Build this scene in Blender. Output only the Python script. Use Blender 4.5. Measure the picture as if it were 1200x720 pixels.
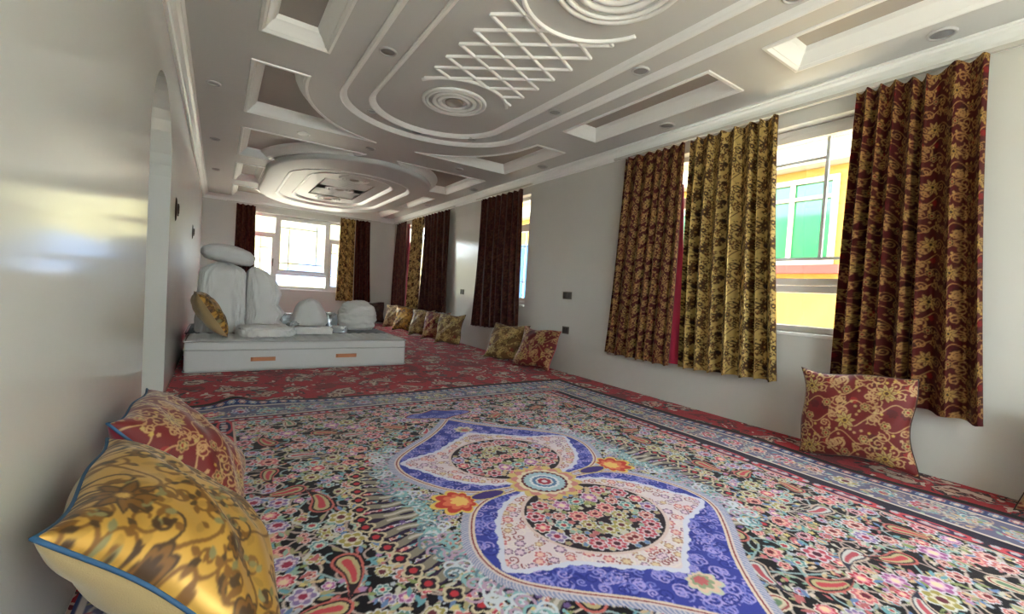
import bpy, bmesh, math, random
import numpy as np
from mathutils import Vector, Matrix, noise
from mathutils.geometry import tessellate_polygon

for o in list(bpy.data.objects): bpy.data.objects.remove(o)
scene = bpy.context.scene
COL = scene.collection
R = math.radians

# ------------------------------------------------------------------ camera
CAM_H = 1.0378
def cam_axes(yaw, pitch, roll):
    f = Vector((math.sin(yaw), math.cos(yaw), 0)); r = Vector((math.cos(yaw), -math.sin(yaw), 0)); u = Vector((0, 0, 1))
    f2 = f*math.cos(pitch) + u*math.sin(pitch); u2 = u*math.cos(pitch) - f*math.sin(pitch)
    return r*math.cos(roll) + u2*math.sin(roll), u2*math.cos(roll) - r*math.sin(roll), f2
_r, _u, _f = cam_axes(0.59108, -0.031867, 0.062386)
cam = bpy.data.cameras.new('camera'); camo = bpy.data.objects.new('camera', cam); COL.objects.link(camo)
m = Matrix((_r, _u, -_f)).transposed().to_4x4(); m.translation = Vector((0, 0, CAM_H)); camo.matrix_world = m
cam.sensor_fit = 'HORIZONTAL'; cam.sensor_width = 36; cam.lens = 514.48/1200*36; cam.clip_start = .02; cam.clip_end = 500
scene.camera = camo

# ------------------------------------------------------------------ light
vs = scene.view_settings
vs.view_transform = 'Standard'; vs.look = 'None'; vs.gamma = 1; vs.use_curve_mapping = False
vs.exposure = 1.25
world = bpy.data.worlds.new('sky'); scene.world = world; world.use_nodes = True
bg = world.node_tree.nodes['Background']
bg.inputs[0].default_value = (0.86, 0.93, 1.0, 1); bg.inputs[1].default_value = 9.0
sun = bpy.data.lights.new('sun', 'SUN'); sun.energy = 25.0; sun.angle = R(3); sun.color = (1, .97, .90)
suno = bpy.data.objects.new('sun', sun); COL.objects.link(suno); suno.location = (-4, -20, 25)
suno.rotation_euler = Vector((.10, .60, -.79)).to_track_quat('-Z', 'Y').to_euler()

# ------------------------------------------------------------------ room numbers
XR, XL, YB, YN = 3.9355, -0.3463, 11.777, -2.1
ZC, ZK = 2.82, 2.70           # ceiling plane, lower edge of the cornice
CX, CY = 1.875, 1.87          # centre of the near ceiling oval
CY2 = 8.97                    # centre of the far ceiling oval

# ------------------------------------------------------------------ helpers
def srgb(c):
    return tuple((v/255/12.92 if v/255 <= .04045 else ((v/255+.055)/1.055)**2.4) for v in c)
def tag(o, label=None, cat=None, group=None, kind=None):
    if label: o['label'] = label
    if cat: o['category'] = cat
    if group: o['group'] = group
    if kind: o['kind'] = kind
    return o
def empty(name, loc=(0, 0, 0), rz=0, rot=None, parent=None):
    o = bpy.data.objects.new(name, None); COL.objects.link(o); o.empty_display_size = .1
    o.location = loc; o.rotation_euler = rot if rot is not None else (0, 0, rz)
    if parent: o.parent = parent
    return o
def mesh_obj(name, me, mat=None, parent=None, smooth=False):
    if mat is not None: me.materials.clear(); me.materials.append(mat)
    if smooth: me.polygons.foreach_set('use_smooth', [True]*len(me.polygons))
    o = bpy.data.objects.new(name, me); COL.objects.link(o)
    if parent: o.parent = parent
    return o
class MB:
    def __init__(s): s.v = []; s.f = []
    def add(s, vs, fs):
        b = len(s.v); s.v += [tuple(x) for x in vs]; s.f += [tuple(i+b for i in f) for f in fs]; return s
    def box(s, x0, x1, y0, y1, z0, z1):
        v = [(x, y, z) for z in (z0, z1) for y in (y0, y1) for x in (x0, x1)]
        return s.add(v, [(0, 2, 3, 1), (4, 5, 7, 6), (0, 1, 5, 4), (2, 6, 7, 3), (0, 4, 6, 2), (1, 3, 7, 5)])
    def sweep(s, pts, prof, closed=False, up=Vector((0, 0, 1))):
        """prof: list of (side, height) closed section swept along pts (mitred in plan)."""
        pts = [Vector(p) for p in pts]; n = len(pts); rings = []
        for i, p in enumerate(pts):
            a = pts[i-1] if (i > 0 or closed) else None; b = pts[(i+1) % n] if (i < n-1 or closed) else None
            d1 = (p-a).normalized() if a is not None else None; d2 = (b-p).normalized() if b is not None else None
            if d1 is None: d1 = d2
            if d2 is None: d2 = d1
            n1 = d1.cross(up); n2 = d2.cross(up)
            if n1.length < 1e-6: n1 = Vector((1, 0, 0))
            if n2.length < 1e-6: n2 = n1
            n1.normalize(); n2.normalize(); mm = (n1+n2)
            mm = mm/max(.3, mm.length*mm.normalized().dot(n1)) if mm.length > 1e-6 else n1
            t = (d1+d2).normalized() if (d1+d2).length > 1e-6 else d1
            uu = mm.normalized().cross(t)
            rings.append([p + mm*q[0] + uu*q[1] for q in prof])
        k = len(prof); v = [x for r in rings for x in r]; f = []
        for i in range(n if closed else n-1):
            j = (i+1) % n
            for q in range(k): f.append((i*k+q, i*k+(q+1) % k, j*k+(q+1) % k, j*k+q))
        if not closed: f.append(tuple(range(k))[::-1]); f.append(tuple((n-1)*k+q for q in range(k)))
        return s.add(v, f)
    def tube(s, pts, r, seg=8, closed=False):
        return s.sweep(pts, [(r*math.cos(2*math.pi*i/seg), r*math.sin(2*math.pi*i/seg)) for i in range(seg)], closed)
    def lathe(s, prof, seg=32, c=(0, 0, 0)):
        """prof list of (r,z); closed to axis where r=0"""
        v = []; f = []; k = len(prof)
        for i in range(seg):
            a = 2*math.pi*i/seg
            for r, z in prof: v.append((c[0]+r*math.cos(a), c[1]+r*math.sin(a), c[2]+z))
        for i in range(seg):
            j = (i+1) % seg
            for q in range(k-1): f.append((i*k+q, j*k+q, j*k+q+1, i*k+q+1))
        return s.add(v, f)
    def rings(s, polys, zs):
        """strip between successive equally long closed outlines"""
        n = len(polys[0]); b = len(s.v)
        for p, z in zip(polys, zs): s.v += [(q[0], q[1], z) for q in p]
        for i in range(len(polys)-1):
            for q in range(n): s.f.append((b+i*n+q, b+i*n+(q+1) % n, b+(i+1)*n+(q+1) % n, b+(i+1)*n+q))
        return s
    def fill(s, outer, holes, z):
        loops = [[Vector((p[0], p[1], 0)) for p in l] for l in [outer]+list(holes)]
        flat = [p for l in loops for p in l]; b = len(s.v)
        s.v += [(p.x, p.y, z) for p in flat]
        s.f += [tuple(b+i for i in t) for t in tessellate_polygon(loops)]
        return s
    def mesh(s, name='mesh'):
        me = bpy.data.meshes.new(name); me.from_pydata(s.v, [], s.f); me.validate(); me.update(); return me
    def build(s, name, mat, parent=None, smooth=False, bevel=0, fix=True, auto=None):
        me = s.mesh(name)
        bm = bmesh.new(); bm.from_mesh(me)
        bmesh.ops.remove_doubles(bm, verts=bm.verts, dist=1e-5)
        if fix: bmesh.ops.recalc_face_normals(bm, faces=bm.faces)
        if bevel: bmesh.ops.bevel(bm, geom=[e for e in bm.edges if len(e.link_faces) == 2 and e.calc_face_angle(0) > .6], offset=bevel, segments=2, affect='EDGES', profile=.6)
        bm.to_mesh(me); bm.free()
        o = mesh_obj(name, me, mat, parent, smooth)
        if auto: me.shade_auto = None if False else None
        return o
def smooth_angle(o, deg=35):
    me = o.data; bm = bmesh.new(); bm.from_mesh(me)
    for f in bm.faces: f.smooth = True
    for e in bm.edges:
        if len(e.link_faces) == 2 and e.calc_face_angle(0) > R(deg): e.smooth = False
    bm.to_mesh(me); bm.free(); return o
def copy_tree(o, parent=None):
    c = o.copy(); COL.objects.link(c); c.parent = parent
    for ch in list(o.children): copy_tree(ch, c)
    return c
def catmull(pts, n=8, closed=False):
    P = [np.array(p, float) for p in pts]; out = []; N = len(P)
    for i in range(N if closed else N-1):
        p0 = P[i-1] if (i > 0 or closed) else 2*P[0]-P[1]; p1 = P[i]; p2 = P[(i+1) % N]
        p3 = P[(i+2) % N] if (i < N-2 or closed) else 2*P[-1]-P[-2]
        for k in range(n):
            t = k/n; out.append(.5*((2*p1)+(-p0+p2)*t+(2*p0-5*p1+4*p2-p3)*t*t+(-p0+3*p1-3*p2+p3)*t**3))
    if not closed: out.append(P[-1])
    return [tuple(q) for q in out]

# ------------------------------------------------------------------ materials
def new_mat(name):
    mt = bpy.data.materials.new(name); mt.use_nodes = True
    nt = mt.node_tree; return mt, nt, nt.nodes['Principled BSDF']
def link(nt, a, b): nt.links.new(a, b)
def pmat(name, col, rough=.6, metal=0, coat=0, coat_rough=.1, noise_amt=.05, noise_scale=6, bump=0, bump_scale=60, sheen=0, spec=.5):
    mt, nt, b = new_mat(name)
    tc = nt.nodes.new('ShaderNodeTexCoord'); nz = nt.nodes.new('ShaderNodeTexNoise'); nz.inputs['Scale'].default_value = noise_scale; nz.inputs['Detail'].default_value = 4
    link(nt, tc.outputs['Object'], nz.inputs['Vector'])
    mx = nt.nodes.new('ShaderNodeMix'); mx.data_type = 'RGBA'
    c = srgb(col); mx.inputs[6].default_value = tuple(max(0, v*(1-noise_amt)) for v in c)+(1,); mx.inputs[7].default_value = tuple(min(1, v*(1+noise_amt)) for v in c)+(1,)
    link(nt, nz.outputs['Fac'], mx.inputs[0]); link(nt, mx.outputs[2], b.inputs['Base Color'])
    b.inputs['Roughness'].default_value = rough; b.inputs['Metallic'].default_value = metal
    b.inputs['Coat Weight'].default_value = coat; b.inputs['Coat Roughness'].default_value = coat_rough
    b.inputs['Sheen Weight'].default_value = sheen; b.inputs['Specular IOR Level'].default_value = spec
    if bump:
        n2 = nt.nodes.new('ShaderNodeTexNoise'); n2.inputs['Scale'].default_value = bump_scale; n2.inputs['Detail'].default_value = 5
        link(nt, tc.outputs['Object'], n2.inputs['Vector'])
        bp = nt.nodes.new('ShaderNodeBump'); bp.inputs['Strength'].default_value = bump; bp.inputs['Distance'].default_value = .01
        link(nt, n2.outputs['Fac'], bp.inputs['Height']); link(nt, bp.outputs['Normal'], b.inputs['Normal'])
    return mt
def fabric_mat(name, rough=.8, shine_rough=.8, shine_metal=0., sheen=.2, weave=900, bump=.15, spec=.5):
    """colour comes from the woven pattern stored on the mesh; its alpha says which threads are satin"""
    mt, nt, b = new_mat(name)
    at = nt.nodes.new('ShaderNodeVertexColor'); at.layer_name = 'pattern'
    link(nt, at.outputs['Color'], b.inputs['Base Color'])
    mr = nt.nodes.new('ShaderNodeMapRange'); mr.inputs['To Min'].default_value = rough; mr.inputs['To Max'].default_value = shine_rough
    link(nt, at.outputs['Alpha'], mr.inputs['Value']); link(nt, mr.outputs['Result'], b.inputs['Roughness'])
    mm = nt.nodes.new('ShaderNodeMath'); mm.operation = 'MULTIPLY'; mm.inputs[1].default_value = shine_metal
    link(nt, at.outputs['Alpha'], mm.inputs[0]); link(nt, mm.outputs[0], b.inputs['Metallic'])
    b.inputs['Sheen Weight'].default_value = sheen; b.inputs['Sheen Roughness'].default_value = .4; b.inputs['Specular IOR Level'].default_value = spec
    tc = nt.nodes.new('ShaderNodeTexCoord'); nz = nt.nodes.new('ShaderNodeTexNoise'); nz.inputs['Scale'].default_value = weave; nz.inputs['Detail'].default_value = 2
    link(nt, tc.outputs['Object'], nz.inputs['Vector'])
    bp = nt.nodes.new('ShaderNodeBump'); bp.inputs['Strength'].default_value = bump; bp.inputs['Distance'].default_value = .002
    link(nt, nz.outputs['Fac'], bp.inputs['Height']); link(nt, bp.outputs['Normal'], b.inputs['Normal'])
    return mt
M = {}
def wall_mat(name, col, rough, coat, cr, stretch):
    mt, nt, b = new_mat(name)
    tc = nt.nodes.new('ShaderNodeTexCoord'); mp = nt.nodes.new('ShaderNodeMapping'); mp.inputs['Scale'].default_value = stretch
    link(nt, tc.outputs['Object'], mp.inputs['Vector'])
    nz = nt.nodes.new('ShaderNodeTexNoise'); nz.inputs['Scale'].default_value = 2.2; nz.inputs['Detail'].default_value = 5
    link(nt, mp.outputs['Vector'], nz.inputs['Vector'])
    mx = nt.nodes.new('ShaderNodeMix'); mx.data_type = 'RGBA'; c = srgb(col)
    mx.inputs[6].default_value = tuple(v*.96 for v in c)+(1,); mx.inputs[7].default_value = tuple(min(1, v*1.04) for v in c)+(1,)
    link(nt, nz.outputs['Fac'], mx.inputs[0]); link(nt, mx.outputs[2], b.inputs['Base Color'])
    b.inputs['Roughness'].default_value = rough; b.inputs['Coat Weight'].default_value = coat; b.inputs['Coat Roughness'].default_value = cr
    bp = nt.nodes.new('ShaderNodeBump'); bp.inputs['Strength'].default_value = .10; bp.inputs['Distance'].default_value = .01
    link(nt, nz.outputs['Fac'], bp.inputs['Height']); link(nt, bp.outputs['Normal'], b.inputs['Normal']); link(nt, bp.outputs['Normal'], b.inputs['Coat Normal'])
    return mt
M['wall'] = wall_mat('glossy_wall_paint', (210, 210, 203), .45, .8, .13, (1, 1, .8))
M['ceil'] = pmat('ceiling_paint', (208, 211, 209), .5, noise_amt=.02)
M['mould'] = pmat('moulding_paint', (246, 249, 247), .35, noise_amt=.01)
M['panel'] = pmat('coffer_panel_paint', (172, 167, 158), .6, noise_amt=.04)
M['upvc'] = pmat('white_window_plastic', (232, 232, 228), .3, noise_amt=.01)
M['bar'] = pmat('blue_grey_glazing_bar', (214, 226, 232), .35, noise_amt=.03)
M['dark_metal'] = pmat('dark_metal', (70, 62, 52), .3, metal=.7)
M['switch'] = pmat('olive_grey_plastic', (88, 84, 68), .4)
M['switch_dark'] = pmat('dark_rocker_plastic', (48, 46, 40), .35)
M['lamp_trim'] = pmat('lamp_trim_plastic', (188, 190, 190), .35)
M['lamp_lens'] = pmat('lamp_lens_plastic', (146, 149, 152), .4)
M['white_lens'] = pmat('white_lens_plastic', (235, 235, 232), .3)
M['rail'] = pmat('white_rail', (205, 204, 198), .35)
M['magenta'] = pmat('magenta_lining_cloth', (165, 18, 60), .7, sheen=.3, bump=.1, bump_scale=500)
M['brown_lining'] = pmat('brown_lining_cloth', (92, 62, 40), .7, sheen=.2, bump=.1, bump_scale=500)
M['white_cloth'] = pmat('white_cotton', (222, 221, 217), .85, sheen=.2, bump=.25, bump_scale=90, noise_amt=.03)
M['mattress'] = pmat('mattress_ticking', (205, 207, 204), .8, sheen=.2, bump=.2, bump_scale=120, noise_amt=.03)
M['tape'] = pmat('mattress_border_tape', (176, 178, 174), .7)
M['handle_tape'] = pmat('orange_brown_webbing', (190, 128, 88), .7)
M['dark_grey'] = pmat('charcoal_cloth', (66, 68, 74), .8, sheen=.2, bump=.2, bump_scale=150)
M['plastic_film'] = pmat('silver_plastic_film', (215, 220, 225), .12, metal=.55)
M['blue_piping'] = pmat('blue_cord', (38, 82, 118), .6)
M['dark_piping'] = pmat('dark_cord', (58, 40, 36), .6)
M['cream_back'] = pmat('cream_cloth', (168, 146, 100), .7, sheen=.3, bump=.15, bump_scale=300)
M['magenta_back'] = pmat('magenta_back_cloth', (128, 14, 44), .7, sheen=.3)
M['cushion_dark'] = pmat('dark_red_cloth', (92, 22, 26), .7, sheen=.3)
M['rug_edge'] = pmat('dark_rug_binding', (38, 26, 32), .9, noise_amt=.2, noise_scale=40)
M['ext_yellow'] = pmat('yellow_render', (168, 132, 58), .9, noise_scale=2)
M['ext_cream'] = pmat('cream_render', (158, 150, 132), .9, noise_scale=2)
M['ext_red'] = pmat('brick_red_paint', (124, 50, 40), .8)
M['ext_blue'] = pmat('bright_blue_metal', (20, 86, 150), .5)
M['green_glass'] = pmat('green_mirror_glass', (26, 108, 62), .12, noise_amt=.25, noise_scale=1.5, coat=.15, coat_rough=.05)
M['earth'] = pmat('dusty_ground', (178, 168, 150), .95, noise_amt=.15, noise_scale=.6)
M['hill'] = pmat('dry_hillside', (74, 68, 36), .95, noise_amt=.25, noise_scale=.05)
M['ridge'] = pmat('blue_grey_scree', (44, 60, 86), .95, noise_amt=.3, noise_scale=.2)  # shade of trees put into the ridge tone; house roof shares it
M['screed'] = pmat('pale_floor_screed', (206, 202, 194), .6)  # invented pale finish, bounces sunlight up to the ceiling
M['concrete'] = pmat('roof_concrete', (150, 146, 140), .9)
def glass_mat():
    mt = bpy.data.materials.new('window_glass'); mt.use_nodes = True; nt = mt.node_tree
    nt.nodes.remove(nt.nodes['Principled BSDF'])
    tr = nt.nodes.new('ShaderNodeBsdfTransparent'); tr.inputs[0].default_value = (.95, .97, .96, 1)
    gl = nt.nodes.new('ShaderNodeBsdfGlossy'); gl.inputs['Roughness'].default_value = .02
    mx = nt.nodes.new('ShaderNodeMixShader'); mx.inputs[0].default_value = .07
    link(nt, tr.outputs[0], mx.inputs[1]); link(nt, gl.outputs[0], mx.inputs[2]); link(nt, mx.outputs[0], nt.nodes['Material Output'].inputs[0])
    return mt
M['glass'] = glass_mat()
def red_carpet_mat(name, off):
    mt, nt, b = new_mat(name)
    tc = nt.nodes.new('ShaderNodeTexCoord'); mp = nt.nodes.new('ShaderNodeMapping'); mp.inputs['Location'].default_value = off
    link(nt, tc.outputs['Object'], mp.inputs['Vector'])
    wn = nt.nodes.new('ShaderNodeTexNoise'); wn.inputs['Scale'].default_value = 5; wn.inputs['Detail'].default_value = 4
    link(nt, mp.outputs['Vector'], wn.inputs['Vector'])
    ad = nt.nodes.new('ShaderNodeVectorMath'); ad.operation = 'MULTIPLY_ADD'; ad.inputs[1].default_value = (.42, .42, 0)
    link(nt, wn.outputs['Color'], ad.inputs[0]); link(nt, mp.outputs['Vector'], ad.inputs[2])
    def vor(scale, feat='F1'):
        v = nt.nodes.new('ShaderNodeTexVoronoi'); v.voronoi_dimensions = '2D'; v.inputs['Scale'].default_value = scale; v.feature = feat
        link(nt, ad.outputs[0], v.inputs['Vector']); return v
    def ramp(src, stops, const=True):
        r = nt.nodes.new('ShaderNodeValToRGB'); r.color_ramp.interpolation = 'CONSTANT' if const else 'LINEAR'
        e = r.color_ramp.elements
        while len(e) < len(stops): e.new(.5)
        for k, (p, c) in enumerate(stops): e[k].position = p; e[k].color = srgb(c)+(1,)
        link(nt, src, r.inputs[0]); return r
    big = vor(2.7); r1 = ramp(big.outputs['Distance'], [(0, (190, 150, 130)), (.10, (96, 14, 28)), (.15, (196, 168, 152)), (.24, (92, 62, 64)), (.30, (168, 8, 32)), (.62, (120, 6, 24))])
    sm = vor(17); rs = ramp(sm.outputs['Color'], [(0, (150, 8, 30)), (.30, (206, 180, 164)), (.42, (48, 20, 28)), (.58, (160, 18, 36)), (.78, (128, 108, 104)), (.88, (184, 96, 92))])
    md = nt.nodes.new('ShaderNodeMath'); md.operation = 'LESS_THAN'; md.inputs[1].default_value = .36; link(nt, sm.outputs['Distance'], md.inputs[0])
    nb = nt.nodes.new('ShaderNodeTexNoise'); nb.inputs['Scale'].default_value = 3.5; nb.inputs['Detail'].default_value = 1; link(nt, mp.outputs['Vector'], nb.inputs['Vector'])
    gt = nt.nodes.new('ShaderNodeMath'); gt.operation = 'GREATER_THAN'; gt.inputs[1].default_value = .46; link(nt, nb.outputs['Fac'], gt.inputs[0])
    mu = nt.nodes.new('ShaderNodeMath'); mu.operation = 'MULTIPLY'; link(nt, md.outputs[0], mu.inputs[0]); link(nt, gt.outputs[0], mu.inputs[1])
    mx = nt.nodes.new('ShaderNodeMix'); mx.data_type = 'RGBA'; link(nt, mu.outputs[0], mx.inputs[0]); link(nt, r1.outputs[0], mx.inputs[6]); link(nt, rs.outputs[0], mx.inputs[7])
    link(nt, mx.outputs[2], b.inputs['Base Color']); b.inputs['Roughness'].default_value = .9; b.inputs['Sheen Weight'].default_value = .10; b.inputs['Sheen Roughness'].default_value = .5; b.inputs['Specular IOR Level'].default_value = .2
    n2 = nt.nodes.new('ShaderNodeTexNoise'); n2.inputs['Scale'].default_value = 260; link(nt, tc.outputs['Object'], n2.inputs['Vector'])
    bp = nt.nodes.new('ShaderNodeBump'); bp.inputs['Strength'].default_value = .3; bp.inputs['Distance'].default_value = .005
    link(nt, n2.outputs['Fac'], bp.inputs['Height']); link(nt, bp.outputs['Normal'], b.inputs['Normal'])
    return mt
M['red_carpet'] = red_carpet_mat('red_floral_carpet', (0, 0, 0)); M['red_carpet2'] = red_carpet_mat('red_floral_carpet_far', (3.3, 1.7, 0))

# ------------------------------------------------------------------ woven patterns, drawn stroke by stroke
class Cloth:
    """a flat piece of weaving in metres that motifs are drawn onto; sampled onto mesh vertices"""
    def __init__(s, w, h, res, col, wrap=False, shine=0.):
        s.w, s.h, s.res, s.wrap = w, h, res, wrap; s.nx, s.ny = int(round(w/res)), int(round(h/res))
        s.a = np.zeros((s.ny, s.nx, 4)); s.a[..., :3] = srgb(col); s.a[..., 3] = shine; s.clip = None
    def win(s, x0, x1, y0, y1):
        i0, i1, j0, j1 = int(x0/s.res)-1, int(x1/s.res)+2, int(y0/s.res)-1, int(y1/s.res)+2
        if not s.wrap: i0, i1, j0, j1 = max(0, i0), min(s.nx, i1), max(0, j0), min(s.ny, j1)
        if i1 <= i0 or j1 <= j0: return None
        I = np.arange(i0, i1); J = np.arange(j0, j1)
        X, Y = np.meshgrid((I+.5)*s.res, (J+.5)*s.res)
        return I % s.nx, J % s.ny, X, Y
    def put(s, I, J, mask, col, shine=0.):
        if s.clip is not None: mask = mask & s.clip[np.ix_(J, I)]
        jj, ii = np.nonzero(mask)
        if len(jj): s.a[J[jj], I[ii]] = tuple(srgb(col))+(shine,)
    def ell(s, x, y, rx, ry, rot, col, shine=0.):
        r = max(rx, ry); w = s.win(x-r, x+r, y-r, y+r)
        if w is None: return
        I, J, X, Y = w; c, d = math.cos(rot), math.sin(rot); u = (X-x)*c+(Y-y)*d; v = -(X-x)*d+(Y-y)*c
        s.put(I, J, (u/rx)**2+(v/ry)**2 < 1, col, shine)
    def disc(s, x, y, r, col, shine=0.): s.ell(x, y, r, r, 0, col, shine)
    def petals(s, x, y, r, n, depth, rot, col, shine=0.):
        w = s.win(x-r, x+r, y-r, y+r)
        if w is None: return
        I, J, X, Y = w; th = np.arctan2(Y-y, X-x)-rot; rho = np.hypot(X-x, Y-y)
        s.put(I, J, rho < r*(1-depth+depth*np.abs(np.cos(n*th/2))), col, shine)
    def poly(s, pts, col, shine=0., mask_only=False):
        P = np.array(pts); w = s.win(P[:, 0].min(), P[:, 0].max(), P[:, 1].min(), P[:, 1].max())
        if w is None: return None
        I, J, X, Y = w; ins = np.zeros(X.shape, bool); n = len(P)
        for k in range(n):
            x1, y1 = P[k]; x2, y2 = P[(k+1) % n]
            if y1 == y2: continue
            c = ((y1 > Y) != (y2 > Y)) & (X < (x2-x1)*(Y-y1)/(y2-y1)+x1); ins ^= c
        if mask_only:
            mk = np.zeros((s.ny, s.nx), bool); mk[np.ix_(J, I)] = ins; return mk
        s.put(I, J, ins, col, shine)
    def stroke(s, pts, w, col, shine=0., taper=False):
        n = len(pts)
        for k in range(n-1):
            (x1, y1), (x2, y2) = pts[k][:2], pts[k+1][:2]; r = w/2*((1-k/n) if taper else 1)
            ww = s.win(min(x1, x2)-r, max(x1, x2)+r, min(y1, y2)-r, max(y1, y2)+r)
            if ww is None: continue
            I, J, X, Y = ww; dx, dy = x2-x1, y2-y1; L = dx*dx+dy*dy+1e-12
            t = np.clip(((X-x1)*dx+(Y-y1)*dy)/L, 0, 1)
            s.put(I, J, (X-x1-t*dx)**2+(Y-y1-t*dy)**2 < r*r, col, shine)
    def leaf(s, x, y, l, w, rot, col, outline=None, shine=0.):
        def shp(l, w): return [(x+math.cos(rot)*t*l-math.sin(rot)*q*w*math.sin(math.pi*t**.8), y+math.sin(rot)*t*l+math.cos(rot)*q*w*math.sin(math.pi*t**.8)) for q, ts in ((1, [i/8 for i in range(9)]), (-1, [i/8 for i in range(8, -1, -1)])) for t in ts]
        if outline: s.poly(shp(l*1.12, w+.006), outline, shine)
        s.poly(shp(l, w), col, shine)
    def spiral(s, x, y, r, turns, rot, hand, w, col, shine=0., start=None):
        pts = []
        n = int(14*turns)+4
        for i in range(n+1):
            t = i/n; a = rot+hand*2*math.pi*turns*t; q = r*(1-.85*t)
            pts.append((x+q*math.cos(a), y+q*math.sin(a)))
        if start: pts = [start]+pts
        s.stroke(pts, w, col, shine); return pts
    def flower(s, x, y, r, n, rot, cols, shine=0.):
        sh = [1, .84, .55, .3]; dp = [.28, .3, .35, .1]
        for k, c in enumerate(cols): s.petals(x, y, r*sh[k], n, dp[k], rot+(math.pi/n if k == 2 else 0), c, shine)
    def palmette(s, x, y, r, rot, cols, shine=0.):
        """layered fan of pointed lobes on a calyx"""
        for k, c in enumerate(cols):
            q = r*(1, .86, .62, .4)[k]; w = s.win(x-q, x+q, y-q, y+q)
            if w is None: return
            I, J, X, Y = w; th = np.arctan2(Y-y, X-x)-rot; th = (th+math.pi) % (2*math.pi)-math.pi; rho = np.hypot(X-x, Y-y)
            s.put(I, J, rho < q*(.35+.65*np.cos(th/2)**2)*(.74+.26*np.abs(np.cos(4.5*th))), c, shine)
    def boteh(s, x, y, l, rot, hand, cols, shine=0.):
        """curled teardrop: discs along a bending axis"""
        for q, c in zip((1.0, .8, .62, .3), cols):
            for i in range(26):
                t = i/25; a = hand*1.9*max(0, t-.35)**1.3
                px, py = l*.75*t, hand*l*.42*max(0, t-.25)**1.7
                rr = l*.21*(1-.92*t**1.2)*(q if t < .8 else q*.8)
                if q < .7 and t > .6: continue
                s.disc(x+px*math.cos(rot)-py*math.sin(rot), y+px*math.sin(rot)+py*math.cos(rot), max(rr, .004*q), c, shine)
    def soften(s, k=1):
        for _ in range(k):
            for ax in (0, 1):
                if s.wrap: s.a = (np.roll(s.a, 1, ax)+2*s.a+np.roll(s.a, -1, ax))/4
                else:
                    q = np.concatenate([np.take(s.a, [0], ax), s.a, np.take(s.a, [-1], ax)], ax); n = s.a.shape[ax]
                    s.a = (np.take(q, range(n), ax)+2*s.a+np.take(q, range(2, n+2), ax))/4
        return s
    def sample(s, x, y):
        fx, fy = x/s.res-.5, y/s.res-.5; i, j = np.floor(fx).astype(int), np.floor(fy).astype(int); tx, ty = (fx-i)[..., None], (fy-j)[..., None]
        g = lambda a, b: s.near((a+.5)*s.res, (b+.5)*s.res)
        return (g(i, j)*(1-tx)+g(i+1, j)*tx)*(1-ty)+(g(i, j+1)*(1-tx)+g(i+1, j+1)*tx)*ty
    def near(s, x, y):
        i = (x/s.res).astype(int); j = (y/s.res).astype(int)
        if s.wrap: i %= s.nx; j %= s.ny
        else: i = np.clip(i, 0, s.nx-1); j = np.clip(j, 0, s.ny-1)
        return s.a[j, i]
def scatter(rng, n, x0, x1, y0, y1, dist, ok=lambda x, y: True, pts=None):
    out = []; base = pts if pts is not None else []
    for _ in range(n*40):
        if len(out) >= n: break
        x, y = rng.uniform(x0, x1), rng.uniform(y0, y1)
        if not ok(x, y): continue
        if all((x-a)**2+(y-b)**2 > (dist+d)**2 for a, b, d in base): base.append((x, y, dist)); out.append((x, y))
    return out
def grid_mesh(name, P, colors, closed_u=False):
    """P: (nv,nu,3) array; colors (nv,nu,4)"""
    nv, nu = P.shape[:2]; me = bpy.data.meshes.new(name)
    idx = np.arange(nv*nu).reshape(nv, nu)
    q = np.stack([idx[:-1, :-1], idx[:-1, 1:], idx[1:, 1:], idx[1:, :-1]], -1).reshape(-1, 4)
    me.vertices.add(nv*nu); me.vertices.foreach_set('co', P.reshape(-1).astype(np.float32))
    nf = len(q); me.loops.add(nf*4); me.loops.foreach_set('vertex_index', q.reshape(-1).astype(np.int32))
    me.polygons.add(nf); me.polygons.foreach_set('loop_start', np.arange(0, nf*4, 4, dtype=np.int32)); me.polygons.foreach_set('loop_total', np.full(nf, 4, np.int32))
    me.polygons.foreach_set('use_smooth', np.ones(nf, bool))
    if colors is not None:
        ca = me.color_attributes.new('pattern', 'FLOAT_COLOR', 'POINT'); ca.data.foreach_set('color', colors.reshape(-1).astype(np.float32))
    me.update(); return me

# ------------------------------------------------------------------ the setting: floor, walls
def face_frame(o, u, v):
    return Vector(o), Vector(u), Vector(v)
def wall(name, o, u, v, out, outline, holes, thick, mat):
    """flat wall with openings: outline and holes in (u,v); extruded along out"""
    o, u, v = face_frame(o, u, v); out = Vector(out)*thick
    mb = MB(); loops = [outline]+holes
    V = [[Vector((p[0], p[1], 0)) for p in l] for l in loops]
    tris = tessellate_polygon(V); flat = [p for l in loops for p in l]
    P = [o+u*p[0]+v*p[1] for p in flat]; n = len(P)
    mb.v = [tuple(p) for p in P]+[tuple(p+out) for p in P]
    mb.f = [tuple(t) for t in tris]+[tuple(i+n for i in t) for t in tris]
    b = 0
    for l in loops:
        k = len(l)
        for i in range(k): mb.f.append((b+i, b+(i+1) % k, b+(i+1) % k+n, b+i+n))
        b += k
    return tag(mb.build(name, mat), kind='structure')
def rect(a, b, c, d): return [(a, c), (b, c), (b, d), (a, d)]
TW = .26
ZT = 3.05
tag(MB().box(XL-TW, XR+TW, YN-TW, YB+TW, -.2, 0).build('floor', M['screed']), kind='structure')  # left bare and pale behind the camera, added to bounce sunlight
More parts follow.
